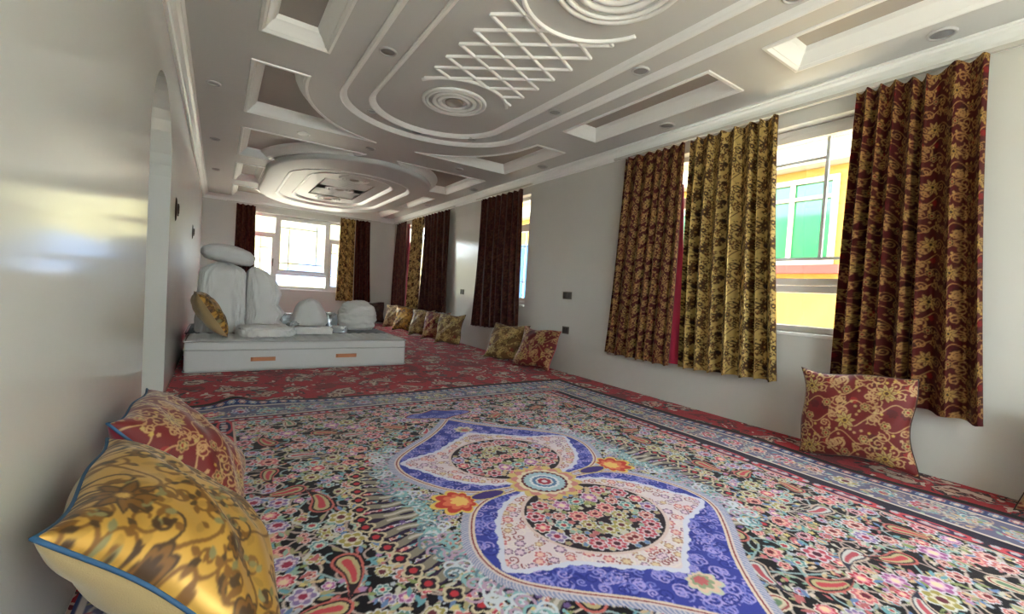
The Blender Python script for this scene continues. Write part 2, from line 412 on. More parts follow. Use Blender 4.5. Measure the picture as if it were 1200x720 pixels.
# right wall: u = world Y
WIN_R = [(1.32, 3.22), (5.53, 7.02), (8.62, 11.25), (-1.98, .14)]  # last opening is unseen, added and widened to brighten the left wall
wall('wall_right', (XR, 0, 0), (0, 1, 0), (0, 0, 1), (1, 0, 0), rect(YN-TW, YB+TW, -.2, ZT), [rect(a, b, .86, 2.58) for a, b in WIN_R], TW, M['wall'])
wall('wall_back', (0, YB, 0), (1, 0, 0), (0, 0, 1), (0, 1, 0), rect(XL, XR, -.2, ZT), [rect(.45, 2.78, .80, 2.54)], TW, M['wall'])
wall('wall_near', (0, YN, 0), (1, 0, 0), (0, 0, 1), (0, -1, 0), rect(XL, XR, -.2, ZT), [rect(.3, 2.4, .80, 2.54)], TW, M['wall'])  # unseen opening, added to let in daylight and sun behind the camera
# left wall with the arched passage
A0, A1, ASP = 3.25, 4.55, 1.80
arch = [(A0+(A1-A0)/2-(A1-A0)/2*math.cos(math.pi*i/20), ASP+.56*math.sin(math.pi*i/20)) for i in range(21)]
out = [(YN-TW, -.2), (A0, -.2), (A0, 0)]+arch+[(A1, 0), (A1, -.2), (YB+TW, -.2), (YB+TW, ZT), (YN-TW, ZT)]
wall('wall_left', (XL, 0, 0), (0, 1, 0), (0, 0, 1), (-1, 0, 0), out, [], .32, M['wall'])
hall = MB(); hx0, hx1 = XL-1.9, XL-.32
hall.box(hx0-.1, hx0, A0-1, A1+1, -.2, ZT); hall.box(hx0, hx1, A0-1.1, A0-1, -.2, ZT); hall.box(hx0, hx1, A1+1, A1+1.1, -.2, ZT); hall.box(hx0, hx1, A0-1, A1+1, 2.6, 2.7); hall.box(hx0, hx1, A0-1, A1+1, -.2, -.001)
tag(hall.build('wall_hall', M['wall']), kind='structure')  # unseen closed box beyond the arch, added to keep sky light out

# ------------------------------------------------------------------ ceiling
def stadium(cx, cy, hx, ys, cap, n=24):
    """straight sides at +-hx up to +-ys, elliptical caps of height cap"""
    p = [(cx+hx*math.cos(math.pi*i/n), cy+ys+cap*math.sin(math.pi*i/n)) for i in range(n+1)]
    p += [(cx-hx*math.cos(math.pi*i/n), cy-ys-cap*math.sin(math.pi*i/n)) for i in range(n+1)]
    return p
def offset(poly, d):
    """inward offset of a counter-clockwise outline"""
    n = len(poly); out = []
    for i in range(n):
        a, p, b = (Vector(poly[i-1]), Vector(poly[i]), Vector(poly[(i+1) % n]))
        e1 = (p-a).normalized(); e2 = (b-p).normalized(); n1 = Vector((-e1.y, e1.x)); n2 = Vector((-e2.y, e2.x))
        mm = n1+n2; L = mm.length
        mm = mm/L if L > 1e-6 else n1
        out.append(tuple(p+mm*(d/max(.35, mm.dot(n1)))))
    return out
def area(p): return sum(p[i][0]*p[(i+1) % len(p)][1]-p[(i+1) % len(p)][0]*p[i][1] for i in range(len(p)))/2
def ccw(p): return p if area(p) > 0 else p[::-1]
def mirror(p, mx=None, my=None): return ccw([(2*mx-x if mx is not None else x, 2*my-y if my is not None else y) for x, y in p])

coffers = []
side = rect(3.06, 3.50, 2.07, 3.73)
for a in (None, CX):
    for b in (None, CY): coffers.append(mirror(side, a-.025 if a else None, b-.02 if b else None))
def corner_coffer(xo, y0, y1, cx, cyc, ex, ey, n=14):
    """rectangular coffer bitten by an ellipse, on the right side and far side"""
    ys = y0; x_at0 = cx+ex*math.sqrt(max(0, 1-((y0-cyc)/ey)**2)); x_at1 = cx+ex*math.sqrt(max(0, 1-((y1-cyc)/ey)**2))
    t0 = math.asin((y0-cyc)/ey); t1 = math.asin((y1-cyc)/ey)
    arc = [(cx+ex*math.cos(t1+(t0-t1)*i/n), cyc+ey*math.sin(t1+(t0-t1)*i/n)) for i in range(n+1)]
    return ccw([(xo, y0), (xo, y1)]+arc)
cc = corner_coffer(3.50, 4.30, 5.64, CX, 4.33, 1.23, 1.35)
for a in (None, CX):
    for b in (None, CY): coffers.append(mirror(cc, a-.03 if a else None, b))
# far section: the dropped oval bites the coffers from the other side
far = ccw([(3.50, 6.27), (3.50, 7.66), (2.98, 7.66)]+[(CX+1.33*math.cos(t), 8.1+1.72*math.sin(t)) for t in [-.32-1.02*i/12 for i in range(13)] if 8.1+1.72*math.sin(t) > 6.3]+[(2.1, 6.27)])
for a in (None, CX):
    for b in (None, CY2): coffers.append(mirror(far, a-.03 if a else None, b))
mid = rect(3.12, 3.50, 8.27, 9.67)
for a in (None, CX): coffers.append(mirror(mid, a-.03 if a else None))
ov_out = ccw(stadium(CX-.005, CY, .965, 2.46, .80)); ov_in = ccw(stadium(CX, CY, .70, 2.46, .62))
CB = MB(); CB.fill(rect(XL, XR, YN, YB), coffers+[ov_out], ZC)
ceil = tag(CB.build('ceiling', M['ceil']), kind='structure')
tag(MB().box(XL-TW, XR+TW, YN-TW, YB+TW, 3.05, 3.2).build('roof_slab', M['concrete']), kind='structure')  # unseen slab, added to block the sun above the ceiling
for p in coffers:
    mb = MB(); lip = [(-.028, ZC+.001), (-.024, ZC-.010), (-.004, ZC-.014), (.006, ZC-.004), (.012, ZC+.004), (.018, ZC+.004), (.03, ZC+.022), (.055, ZC+.055), (.075, ZC+.070), (.080, ZC+.082), (.09, ZC+.10)]
    mb.rings([offset(p, d) for d, z in lip], [z for d, z in lip])
    fr = smooth_angle(mb.build('coffer_moulding', M['mould'], ceil, fix=False), 30)
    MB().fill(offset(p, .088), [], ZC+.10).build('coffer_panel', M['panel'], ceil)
def step(outline, z0, z1, name, w=.035):
    prof = [(-.03, z0+.001), (-.028, z0-.010), (-.012, z0-.014), (0, z0-.008), (.008, z0+.002), (.014, z0+.004), (w, z1)]
    return smooth_angle(MB().rings([offset(outline, d) for d, z in prof], [z for d, z in prof]).build(name, M['mould'], ceil, fix=False), 30)
Z1, Z2 = ZC+.028, ZC+.056
step(ov_out, ZC, Z1, 'oval_moulding'); step(ov_in, Z1, Z2, 'oval_moulding')
MB().fill(offset(ov_out, .034), [ov_in], Z1).build('oval_band', M['ceil'], ceil)
MB().fill(offset(ov_in, .034), [], Z2).build('oval_panel', M['ceil'], ceil)
HALF = [(-.017, .0), (-.0155, -.011), (-.008, -.019), (.008, -.019), (.0155, -.011), (.017, 0)]
def bar(pts, z, name, parent=ceil, sc=1.):
    return smooth_angle(MB().sweep([(x, y, z) for x, y in pts], [(-a*sc, b*sc) if True else 0 for a, b in HALF]).build(name, M['mould'], parent), 40)
# lattice between the medallions, on both halves
bc, bR, sc_, sR = (CX, 2.00), .50, (CX, 4.03), .51
def clip_line(p, q):
    N = 240; runs = []; cur = []
    for i in range(N+1):
        t = i/N; x, y = p[0]+(q[0]-p[0])*t, p[1]+(q[1]-p[1])*t
        ok = math.hypot(x-bc[0], y-bc[1]) > bR and math.hypot(x-sc_[0], y-sc_[1]) > sR and 2.2 < y < 3.9
        if ok: cur.append((x, y))
        elif cur: runs.append(cur); cur = []
    if cur: runs.append(cur)
    return [(r[0], r[-1]) for r in runs if math.hypot(r[0][0]-r[-1][0], r[0][1]-r[-1][1]) > .05]
lx0, lx1 = CX-.44, CX+.44
for k in range(-4, 9):
    for seg in clip_line((lx0, 2.61+.2245*k), (lx1, 2.61+.2245*k-.71))+clip_line((lx0, 2.61+.2245*k), (lx1, 2.61+.2245*k+.42)):
        for my in (None, CY):
            bar([(x, y if my is None else 2*my-y) for x, y in seg], Z2, 'lattice_bar', sc=.82)
for my in (None, CY):
    f = (lambda y: y) if my is None else (lambda y: 2*CY-y)
    bar([(bc[0]+bR*math.cos(R(a)), f(bc[1]+bR*math.sin(R(a)))) for a in range(20, 161, 5)], Z2, 'lattice_arc')
    bar([(sc_[0]+sR*math.cos(R(a)), f(sc_[1]+sR*math.sin(R(a)))) for a in range(-150, -29, 5)], Z2, 'lattice_arc')
def medallion(x, y, r, z):
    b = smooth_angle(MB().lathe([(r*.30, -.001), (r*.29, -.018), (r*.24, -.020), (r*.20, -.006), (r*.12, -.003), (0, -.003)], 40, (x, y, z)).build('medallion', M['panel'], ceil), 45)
    for a, w in ((1, .055), (.87, .05), (.66, .07), (.47, .06)):
        n = 48; MB().sweep([(x+r*a*math.cos(2*math.pi*k/n), y+r*a*math.sin(2*math.pi*k/n), z) for k in range(n)], [(-r*w, 0), (-r*w*.8, -.014), (0, -.022), (r*w*.8, -.014), (r*w, 0)], True).build('medallion_ring', M['mould'], b, smooth=True)
medallion(CX-.01, 4.02, .30, Z2); medallion(CX, 1.88, .37, Z2); medallion(CX-.01, 2*CY-4.02, .30, Z2)
# far dropped oval with nested recesses
ZD = ZC-.075
d_out = ccw(stadium(CX, CY2, 1.30, .85, 1.72, 32)); d_a = ccw(stadium(CX, CY2, .97, .95, .90, 24)); d_b = ccw(stadium(CX, CY2, .68, .92, .62, 24))
mb = MB(); prof = [(-.0, ZC), (.0, ZC-.05), (.012, ZD+.006), (.03, ZD)]
mb.rings([offset(d_out, d) for d, z in prof], [z for d, z in prof]); mb.fill(offset(d_out, .03), [d_a], ZD)
smooth_angle(mb.build('dropped_oval', M['ceil'], ceil), 40)
step(d_a, ZD, ZD+.03, 'oval_moulding'); step(d_b, ZD+.03, ZD+.06, 'oval_moulding')
MB().fill(offset(d_a, .034), [d_b], ZD+.03).build('oval_band', M['ceil'], ceil)
ctr = rect(CX-.43, CX+.43, CY2-.85, CY2+.85)
MB().fill(offset(d_b, .034), [ctr], ZD+.06).build('oval_panel', M['ceil'], ceil)
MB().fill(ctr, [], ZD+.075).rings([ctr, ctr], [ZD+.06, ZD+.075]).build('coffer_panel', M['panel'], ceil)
for my in (1, -1):
    for k in range(5):
        y = CY2+my*(.25+.12*k)
        bar([(CX-.40, y), (CX+.40, y-.1)], ZD+.075, 'lattice_bar', sc=.8); bar([(CX-.40, y-.1), (CX+.40, y)], ZD+.075, 'lattice_bar', sc=.8)
medallion(CX, CY2, .25, ZD+.075); medallion(CX, CY2+1.1, .24, ZD+.06); medallion(CX, CY2-1.1, .24, ZD+.06)
# cornice along each wall
CP = [(0, ZK), (.018, ZK), (.020, ZK+.018), (.03, ZK+.024), (.036, ZK+.05), (.056, ZK+.078), (.078, ZK+.09), (.082, ZK+.104), (.1, ZK+.108), (.1, ZC+.001)]
inner = rect(XL, XR, YN, YB)
names = ['trim_near', 'trim_right', 'trim_back', 'trim_left']
offs = [offset(inner, d) for d, z in CP]
for i in range(4):
    mb = MB(); j = (i+1) % 4
    a = [(offs[k][i][0], offs[k][i][1], CP[k][1]) for k in range(len(CP))]; b = [(offs[k][j][0], offs[k][j][1], CP[k][1]) for k in range(len(CP))]
    n = len(CP); mb.add(a+b, [(k, k+1, n+k+1, n+k) for k in range(n-1)])
    tag(mb.build(names[i], M['mould'], fix=False), kind='structure')

# ------------------------------------------------------------------ windows
def window(name, loc, rz, W, z0, z1, cols, sillname='window_sill'):
    """local x along the wall, y outward, z up. cols: (x0,x1,type)"""
    w = tag(empty(name, loc, rz), kind='structure')
    D0, D1 = .12, .19; F = .05
    mb = MB(); mb.box(0, W, D0, D1, z0, z0+F); mb.box(0, W, D0, D1, z1-F, z1); mb.box(0, F, D0, D1, z0+F, z1-F); mb.box(W-F, W, D0, D1, z0+F, z1-F)
    for a, b in zip(cols[:-1], cols[1:]): mb.box(a[1], b[0], D0, D1, z0+F, z1-F)
    for x0, x1, t in cols:
        zt = z0+.36 if t == 'main' else z1-.46
        mb.box(x0, x1, D0, D1, zt-.03, zt+.03)
    fr = mb.build('window_frame', M['upvc'], w, bevel=.006)
    MB().box(-.0, W, -.02, D0, z0-.028, z0).build(sillname, M['upvc'], w, bevel=.006)
    def pane(a, b, c, d, y=.155): MB().box(a, b, y-.004, y+.004, c, d).build('pane', M['glass'], w)
    def muntin(a, b, c, d): MB().box(a, b, *((.144, .166) if d-c > b-a else (.146, .164)), c, d).build('glazing_bar', M['bar'], w)
    def sash(a, b, c, d, s=.055):
        m2 = MB(); m2.box(a, b, D0-.02, D1-.02, c, c+s); m2.box(a, b, D0-.02, D1-.02, d-s, d); m2.box(a, a+s, D0-.02, D1-.02, c+s, d-s); m2.box(b-s, b, D0-.02, D1-.02, c+s, d-s)
        s_ = m2.build('sash', M['upvc'], w, bevel=.005); return s_
    for x0, x1, t in cols:
        if t == 'main':
            zt = z0+.36
            pane(x0, x1, z0+F, zt-.03); sash(x0+.003, x1-.003, zt+.033, z1-F-.003)
            c, d = zt+.085, z1-F-.055; pane(x0+.055, x1-.055, c, d)
            a, b = x0+.055, x1-.055; v = .19
            muntin(a+v-.012, a+v+.012, c, d-v*.9); muntin(b-v-.012, b-v+.012, c+v*.9, d)
            muntin(a, b, c+v*.9-.012, c+v*.9+.012); muntin(a, b-v, d-v*.9-.012, d-v*.9+.012)
        else:
            zt = z1-.46
            pane(x0, x1, zt+.03, z1-F); s_ = sash(x0+.003, x1-.003, z0+F+.003, zt-.033)
            c, d = z0+F+.055, zt-.085; a, b = x0+.055, x1-.055; pane(a, b, c, d)
            muntin((a+b)/2-.008, (a+b)/2+.008, c, d); muntin(a, b, d-.25, d-.234); muntin(a, b, c+.25, c+.266)
            hb = MB().box(b+.016, b+.040, .072, .1, (c+d)/2-.05, (c+d)/2+.05); hb.box(b+.02, b+.036, .06, .075, (c+d)/2-.13, (c+d)/2+.01)
            hb.build('handle', M['dark_metal'], s_)
    return w
def wR(name, i, cols):
    y0, y1 = WIN_R[i]; W = y1-y0
    return window(name, (XR, y1, 0), R(-90), W, .86, 2.58, [(y1-b, y1-a, t) for a, b, t in sorted(cols, key=lambda c: -c[1])])
wR('window_1', 0, [(1.37, 2.50, 'main'), (2.56, 3.17, 'side')])
wR('window_2', 1, [(5.58, 6.05, 'side'), (6.11, 6.97, 'main')])
wR('window_3', 2, [(8.67, 9.25, 'side'), (9.31, 10.56, 'main'), (10.62, 11.20, 'side')])
wR('window_4', 3, [(-1.93, -.56, 'main'), (-.50, .09, 'side')])  # unseen window, added for more daylight from the right
window('window_5', (.45, YB, 0), 0, 2.33, .80, 2.54, [(.05, .63, 'side'), (.69, 1.80, 'main'), (1.86, 2.28, 'side')])
window('window_6', (2.4, YN, 0), R(180), 2.1, .80, 2.54, [(.05, .62, 'side'), (.68, 2.05, 'main')])  # unseen window behind the camera, added for frontal daylight

# ------------------------------------------------------------------ outside
nb = empty('neighbour_building', (7.6, 6, -3.2)); tag(nb, 'yellow and cream building with green mirrored windows across the alley', 'building')
def pb(name, m_, x0, x1, y0, y1, z0, z1, parent=nb): return MB().box(x0-7.6, x1-7.6, y0-6, y1-6, z0+3.2, z1+3.2).build(name, m_, parent)
pb('wall', M['ext_yellow'], 7.6, 11, -6, 17, -3.2, 3.25); pb('cornice', M['ext_cream'], 7.3, 11, -6, 17, 3.25, 3.55); pb('parapet', M['ext_yellow'], 7.5, 7.7, -6, 17, 3.55, 4.0)
for y in (-3.5, -1.1, 1.3, 3.7, 6.1, 12.6):
    fr = MB()
    for a, b, c, d in ((y-.9, y-.82, 1.75, 3.1), (y+.82, y+.9, 1.75, 3.1), (y-.82, y+.82, 1.75, 1.83), (y-.82, y+.82, 3.02, 3.1), (y-.3, y-.24, 1.83, 2.76), (y+.3, y+.36, 1.83, 2.76), (y-.3, y-.24, 2.81, 3.02), (y+.3, y+.36, 2.81, 3.02), (y-.82, y+.82, 2.76, 2.81)): fr.box(7.52-7.6, 7.565-7.6, a-6, b-6, c+3.2, d+3.2)
    f_ = fr.build('window', M['ext_cream'], nb); pb('pane', M['green_glass'], 7.57, 7.61, y-.85, y+.85, 1.8, 3.05, f_)
    pb('ledge', M['ext_red'], 7.45, 7.62, y-1, y+1, 1.62, 1.75)
pb('door', M['ext_blue'], 7.54, 7.62, 9.6, 11.6, .2, 2.5)
tag(MB().box(-60, 60, -40, 90, -3.4, -3.2).build('ground', M['earth']), kind='structure')
mb = MB(); nx, ny = 40, 14; vv = []
for j in range(ny):
    for i in range(nx):
        x = -45+100*i/(nx-1); y = 42+36*j/(ny-1); h = -3.3+(j/(ny-1))**.8*(16+5*math.sin(x*.09+1)+3*noise.noise(Vector((x*.08, y*.1, 0))))
        vv.append((x, y, h))
mb.add(vv, [(j*nx+i, j*nx+i+1, (j+1)*nx+i+1, (j+1)*nx+i) for j in range(ny-1) for i in range(nx-1)])
tag(mb.build('hillside', M['hill'], smooth=True), kind='structure')
mb = MB(); vv = []
for j in range(8):
    for i in range(30):
        x = -25+60*i/29; y = 34+6*j/7; vv.append((x, y, -3.3+(j/7)**.8*max(.6, 7.0-1.1*abs(x-7.5)*.55+.8*noise.noise(Vector((x*.3, y*.1, 3))))))
mb.add(vv, [(j*30+i, j*30+i+1, (j+1)*30+i+1, (j+1)*30+i) for j in range(7) for i in range(29)])
tag(mb.build('scree_slope', M['ridge'], smooth=True), kind='structure')  # ridge standing for shadowed trees, their shade painted in as blue grey
hs = empty('white_house', (6.5, 30, -3.2)); tag(hs, 'low white house with sloping roof seen through the far window', 'building')
MB().box(-5, 4, 0, 5, 0, 3.9).build('wall', M['ext_cream'], hs)
MB().add([(-5.4, -.5, 3.85), (4.4, -.5, 3.85), (4.4, 5.5, 3.85), (-5.4, 5.5, 3.85), (-5.4, 2.5, 4.7), (4.4, 2.5, 4.7)], [(0, 1, 5, 4), (2, 3, 4, 5), (0, 4, 3), (1, 2, 5), (0, 3, 2, 1)]).build('roof', M['ridge'], hs)
for x in (-4, -1.6, .8):
    f_ = MB().box(x, x+1.3, -.05, .02, 2.6, 3.7).build('window', M['upvc'], hs); MB().box(x+.1, x+1.2, -.07, -.04, 2.7, 3.6).build('pane', M['green_glass'], f_)

# ------------------------------------------------------------------ carpets
tag(MB().box(XL+.005, XR-.005, -.55, 5.92, 0.0, .010).build('red_carpet', M['red_carpet']), 'red floral carpet lying under the large medallion rug', 'carpet', 'red floral carpets')
tag(MB().box(XL+.005, XR-.005, 5.925, YB-.005, 0.0, .010).build('red_carpet', M['red_carpet2']), 'red floral carpet at the far window end under the bedding', 'carpet', 'red floral carpets')

RGX, RGY = 1.52, 1.84; RHX, RHY = 1.985, 2.24; FHX, FHY = 1.40, 1.72
def draw_rug():
    rng = random.Random(11)
    c = Cloth(RHX, RHY, .003, (24, 16, 28))
    pal_f = [[(232, 214, 200), (214, 120, 128), (240, 190, 170), (120, 40, 60)], [(226, 218, 222), (196, 86, 104), (230, 196, 196), (90, 40, 60)], [(222, 224, 226), (150, 132, 176), (226, 206, 216), (170, 60, 90)], [(224, 222, 224), (206, 130, 124), (236, 206, 190), (130, 50, 60)],
             [(216, 230, 224), (112, 158, 158), (214, 226, 210), (190, 80, 90)], [(240, 230, 214), (196, 74, 90), (238, 160, 170), (244, 220, 180)], [(222, 224, 214), (176, 166, 96), (226, 220, 190), (120, 60, 70)], [(226, 214, 226), (176, 110, 160), (232, 196, 214), (240, 226, 190)]]
    lf = [(124, 176, 184), (160, 190, 170), (176, 172, 130), (208, 208, 190), (120, 150, 190), (196, 120, 120), (150, 166, 110), (214, 190, 150)]
    line = [(214, 200, 180), (196, 186, 172), (188, 170, 160), (160, 186, 184)]
    lobe = catmull([(0, .0), (.2, .03), (.36, .05), (.47, .11), (.55, .21), (.62, .36), (.635, .5), (.59, .62), (.46, .75), (.27, .905), (.12, 1.06), (0, 1.21)], 8)
    med = lobe+[(-.05, 1.21), (-.05, 0)]
    inmed = c.poly([(-.02, 0)]+lobe+[(-.02, 1.21)], None, mask_only=True)
    def in_lobe(x, y): 
        i, j = min(c.nx-1, max(0, int(x/c.res))), min(c.ny-1, max(0, int(y/c.res))); return bool(inmed[j, i])
    field = lambda x, y: x < FHX and y < FHY and not in_lobe(x, y)
    # vines
    for x, y in scatter(rng, 110, 0, FHX, 0, FHY, .055, field):
        r = rng.uniform(.07, .13); h = rng.choice((-1, 1)); a = rng.uniform(0, 6.3); cl = rng.choice(line)
        c.spiral(x, y, r, rng.uniform(1.0, 1.5), a, h, .009, cl, start=(x+2.2*r*math.cos(a-h*.7), y+2.2*r*math.sin(a-h*.7)))
    pts = []
    bot = scatter(rng, 16, .12, FHX-.08, .15, FHY-.08, .09, lambda x, y: field(x, y) and (x > .95 or y > .8), pts)
    big = scatter(rng, 80, .0, FHX-.02, .0, FHY-.02, .048, field, pts)
    mid_ = scatter(rng, 165, .0, FHX, .0, FHY, .026, field, pts)
    sml = scatter(rng, 430, .0, FHX, .0, FHY, .010, field, pts)
    for x, y in sml+scatter(rng, 300, 0, FHX, 0, FHY, .002, field, []):
        a = rng.uniform(0, 6.3)
        c.leaf(x, y, rng.uniform(.025, .045), rng.uniform(.005, .010), a, rng.choice(lf), None)
        if rng.random() < .3: c.petals(x, y, rng.uniform(.010, .017), 5, .4, a, rng.choice([(226, 210, 190), (214, 130, 130), (190, 200, 206), (220, 206, 140), (190, 150, 190)]))
    for x, y in mid_: c.flower(x, y, rng.uniform(.024, .036), rng.choice((5, 6, 8)), rng.uniform(0, 6), rng.choice(pal_f))
    for x, y in big:
        r = rng.uniform(.044, .066)
        if rng.random() < .5: c.palmette(x, y, r*1.15, rng.uniform(0, 6.3), rng.choice(pal_f))
        else: c.flower(x, y, r, rng.choice((6, 8, 10)), rng.uniform(0, 6), rng.choice(pal_f))
        for k in range(5): a = rng.uniform(0, 6.3); c.leaf(x+r*math.cos(a), y+r*math.sin(a), .05, .009, a+rng.uniform(-.6, .6), rng.choice(lf))
    for x, y in bot:
        c.boteh(x, y, rng.uniform(.2, .26), rng.uniform(0, 6.3), rng.choice((-1, 1)), rng.choice([[(206, 120, 110), (50, 34, 44), (198, 186, 140), (206, 90, 96)], [(226, 214, 190), (160, 60, 72), (214, 206, 176), (120, 150, 120)], [(210, 190, 170), (60, 60, 80), (214, 214, 206), (196, 100, 110)]]))
    # feathered fan beside the medallion
    for k in range(10):
        y = .02+.078*k; x0 = .735-.016*k-max(0, k-5)*.035; a = .06+.05*k; L = .20
        fx = lambda t: (x0+L*t*math.cos(a), y+L*t*math.sin(a)+.008*math.sin(t*8))
        c.poly([fx(-.2), (fx(.3)[0], fx(.3)[1]+.034), (fx(1.15)[0], fx(1.15)[1]+.036), fx(1.5), (fx(1.15)[0], fx(1.15)[1]-.036), (fx(.3)[0], fx(.3)[1]-.034)], (52, 36, 70))
        c.stroke([fx(t/10) for t in range(11)], .040, (150, 146, 128)); c.stroke([fx(t/10) for t in range(8)], .016, (206, 200, 184))
        e = fx(1.2); c.petals(e[0], e[1], .046, 4, .35, a, (214, 204, 170)); c.petals(e[0], e[1], .034, 4, .35, a, (50, 36, 50)); c.disc(e[0], e[1], .015, (196, 66, 76))
        e = fx(.45); c.petals(e[0], e[1]+.038, .014, 5, .3, 0, (120, 100, 150))
    for k in range(70):
        y = .012*k; x = .68-.0007*(k*.36-11)**2*.9+rng.uniform(0, .12)
        if in_lobe(x, y): continue
        c.spiral(x, y, .04, 1.2, rng.uniform(0, 6.3), rng.choice((-1, 1)), .011, rng.choice([(150, 196, 196), (214, 224, 226), (120, 150, 160), (196, 170, 190)]))
    # medallion
    outl = lobe
    nrm = []
    for i, p in enumerate(outl):
        a = np.array(outl[max(0, i-1)]); b = np.array(outl[min(len(outl)-1, i+1)]); t = (b-a)/max(1e-9, np.hypot(*(b-a))); nrm.append((t[1], -t[0]))
    dense = [(outl[i][0]*(1-t)+outl[i+1][0]*t, outl[i][1]*(1-t)+outl[i+1][1]*t, nrm[i]) for i in range(len(outl)-1) for t in (0, .33, .66)]
    for i, (x, y, n_) in enumerate(dense): c.leaf(x+n_[0]*.012, y+n_[1]*.012, .058, .010, math.atan2(n_[1], n_[0])+.5, (206, 204, 214) if i % 2 else (150, 160, 190))
    c.stroke(outl, .055, (226, 214, 204)); c.stroke(outl, .036, (150, 60, 66)); c.stroke(outl, .022, (232, 218, 196))
    c.poly([(-.02, .0)]+outl+[(-.02, 1.21)], (70, 80, 168))
    c.clip = inmed
    for _ in range(620):
        x, y = rng.uniform(0, .64), rng.uniform(0, 1.2)
        if in_lobe(x, y): c.spiral(x, y, rng.uniform(.02, .04), 1.3, rng.uniform(0, 6.3), rng.choice((-1, 1)), .007, rng.choice([(150, 152, 220), (126, 134, 210), (182, 172, 226), (50, 62, 146)]))
    inner = catmull([(-.05, .07), (.0, .07), (.18, .075), (.32, .13), (.44, .25), (.52, .40), (.59, .545), (.46, .60), (.34, .63), (.2, .73), (.08, .80), (0, .86), (-.05, .83)], 6)
    for i, p in enumerate(inner): c.disc(p[0], p[1], .022 if i % 3 else .03, (222, 226, 236))
    c.poly(inner, (232, 220, 220))
    im = c.poly(inner, None, mask_only=True); c.clip = im
    for x, y in scatter(rng, 260, 0, .6, .05, .86, .009, lambda x, y: True): c.spiral(x, y, .026, 1.2, rng.uniform(0, 6), 1, .006, rng.choice([(176, 90, 84), (150, 70, 80), (240, 232, 220)]))
    for x, y in scatter(rng, 110, 0, .6, .05, .86, .020, lambda x, y: True): c.flower(x, y, rng.uniform(.022, .034), 6, rng.uniform(0, 6), rng.choice([[(240, 230, 226), (206, 120, 130), (240, 206, 190)], [(236, 236, 226), (190, 150, 130), (232, 214, 176)], [(240, 234, 226), (150, 120, 150), (232, 210, 220)]]))
    c.clip = None
    ring = [(.355*math.cos(t), .385+.315*math.sin(t)) for t in np.linspace(-1.6, 1.6, 40)]
    c.ell(0, .385, .35, .31, 0, (48, 34, 46))
    pp = []
    for x, y in scatter(rng, 26, 0, .33, .09, .69, .038, lambda x, y: (x/.32)**2+((y-.385)/.28)**2 < 1, pp): c.flower(x, y, rng.uniform(.04, .056), rng.choice((6, 8)), rng.uniform(0, 6), rng.choice(pal_f))
    for x, y in scatter(rng, 45, 0, .33, .09, .69, .010, lambda x, y: (x/.33)**2+((y-.385)/.29)**2 < 1, pp): c.flower(x, y, .017, 5, 0, [rng.choice([(224, 200, 180), (206, 150, 150), (220, 214, 150), (190, 200, 190)]), rng.choice(lf)])
    c.stroke(ring, .016, (226, 206, 196))
    c.palmette(.0, .93, .10, math.pi/2, [(206, 214, 190), (232, 206, 180), (160, 176, 140), (206, 120, 120)])
    # side palmettes and wedges
    c.ell(.36, 0, .10, .045, 0, (210, 190, 130)); c.ell(.36, 0, .09, .035, 0, (78, 60, 130))
    c.palmette(.50, 0, .17, 0, [(236, 206, 110), (206, 76, 62), (232, 130, 92), (244, 206, 120)])
    # centre rosette
    for r, n, d, cl in ((.21, 16, .15, (224, 200, 130)), (.185, 12, .2, (214, 150, 140)), (.155, 16, .1, (236, 224, 190)), (.13, 20, .05, (110, 40, 60)), (.118, 24, .1, (176, 206, 214)), (.085, 16, .12, (230, 236, 238)), (.07, 16, .1, (104, 140, 176)), (.05, 10, .1, (226, 226, 226)), (.04, 8, .15, (176, 60, 84)), (.016, 6, 0, (236, 220, 220))): c.petals(0, 0, r, n, d, .1, cl)
    # pendant beyond the tip
    pen = [(-.02, 1.26)]+catmull([(.0, 1.255), (.08, 1.30), (.19, 1.33), (.275, 1.385), (.2, 1.45), (.1, 1.46), (0, 1.52)], 6)+[(-.02, 1.52)]
    c.stroke(pen, .045, (226, 214, 204)); c.stroke(pen, .028, (150, 60, 66)); c.poly(pen, (76, 88, 172))
    c.clip = c.poly(pen, None, mask_only=True)
    for _ in range(40): c.spiral(rng.uniform(0, .27), rng.uniform(1.26, 1.5), .025, 1.2, rng.uniform(0, 6), 1, .007, (150, 154, 214))
    c.clip = None
    # border: bands by distance from the edge
    X, Y = np.meshgrid((np.arange(c.nx)+.5)*c.res, (np.arange(c.ny)+.5)*c.res)
    d = np.minimum(RHX-X, RHY-Y); inb = (X > FHX) | (Y > FHY)
    def band(a, b, col): c.a[inb & (d >= a) & (d < b), :3] = srgb(col)
    band(-1, .055, (16, 10, 16)); band(.055, .065, (150, 46, 60)); band(.065, .15, (70, 84, 128)); band(.15, .168, (226, 214, 196)); band(.168, .40, (120, 118, 142)); band(.40, .418, (226, 214, 196)); band(.418, 2, (44, 34, 56))
    c.clip = inb & (d > .068) & (d < .145)
    for k in range(60):
        for x, y in ((RHX-.10, .036+.072*k), (.036+.072*k, RHY-.10)):
            c.flower(x, y, .030, 6, 0, [(206, 214, 222), (110, 150, 176), (236, 220, 200)] if k % 2 else [(214, 200, 190), (176, 90, 110), (236, 220, 200)])
    c.clip = inb & (d > .17) & (d < .40)
    for k in range(14):
        for x, y, h in ((RHX-.285, .09+.18*k, 0), (.09+.18*k, RHY-.285, 1)):
            if k % 2: c.palmette(x, y, .085, (0 if h == 0 else math.pi/2), rng.choice(pal_f))
            else: c.flower(x, y, .075, 8, 0, rng.choice(pal_f))
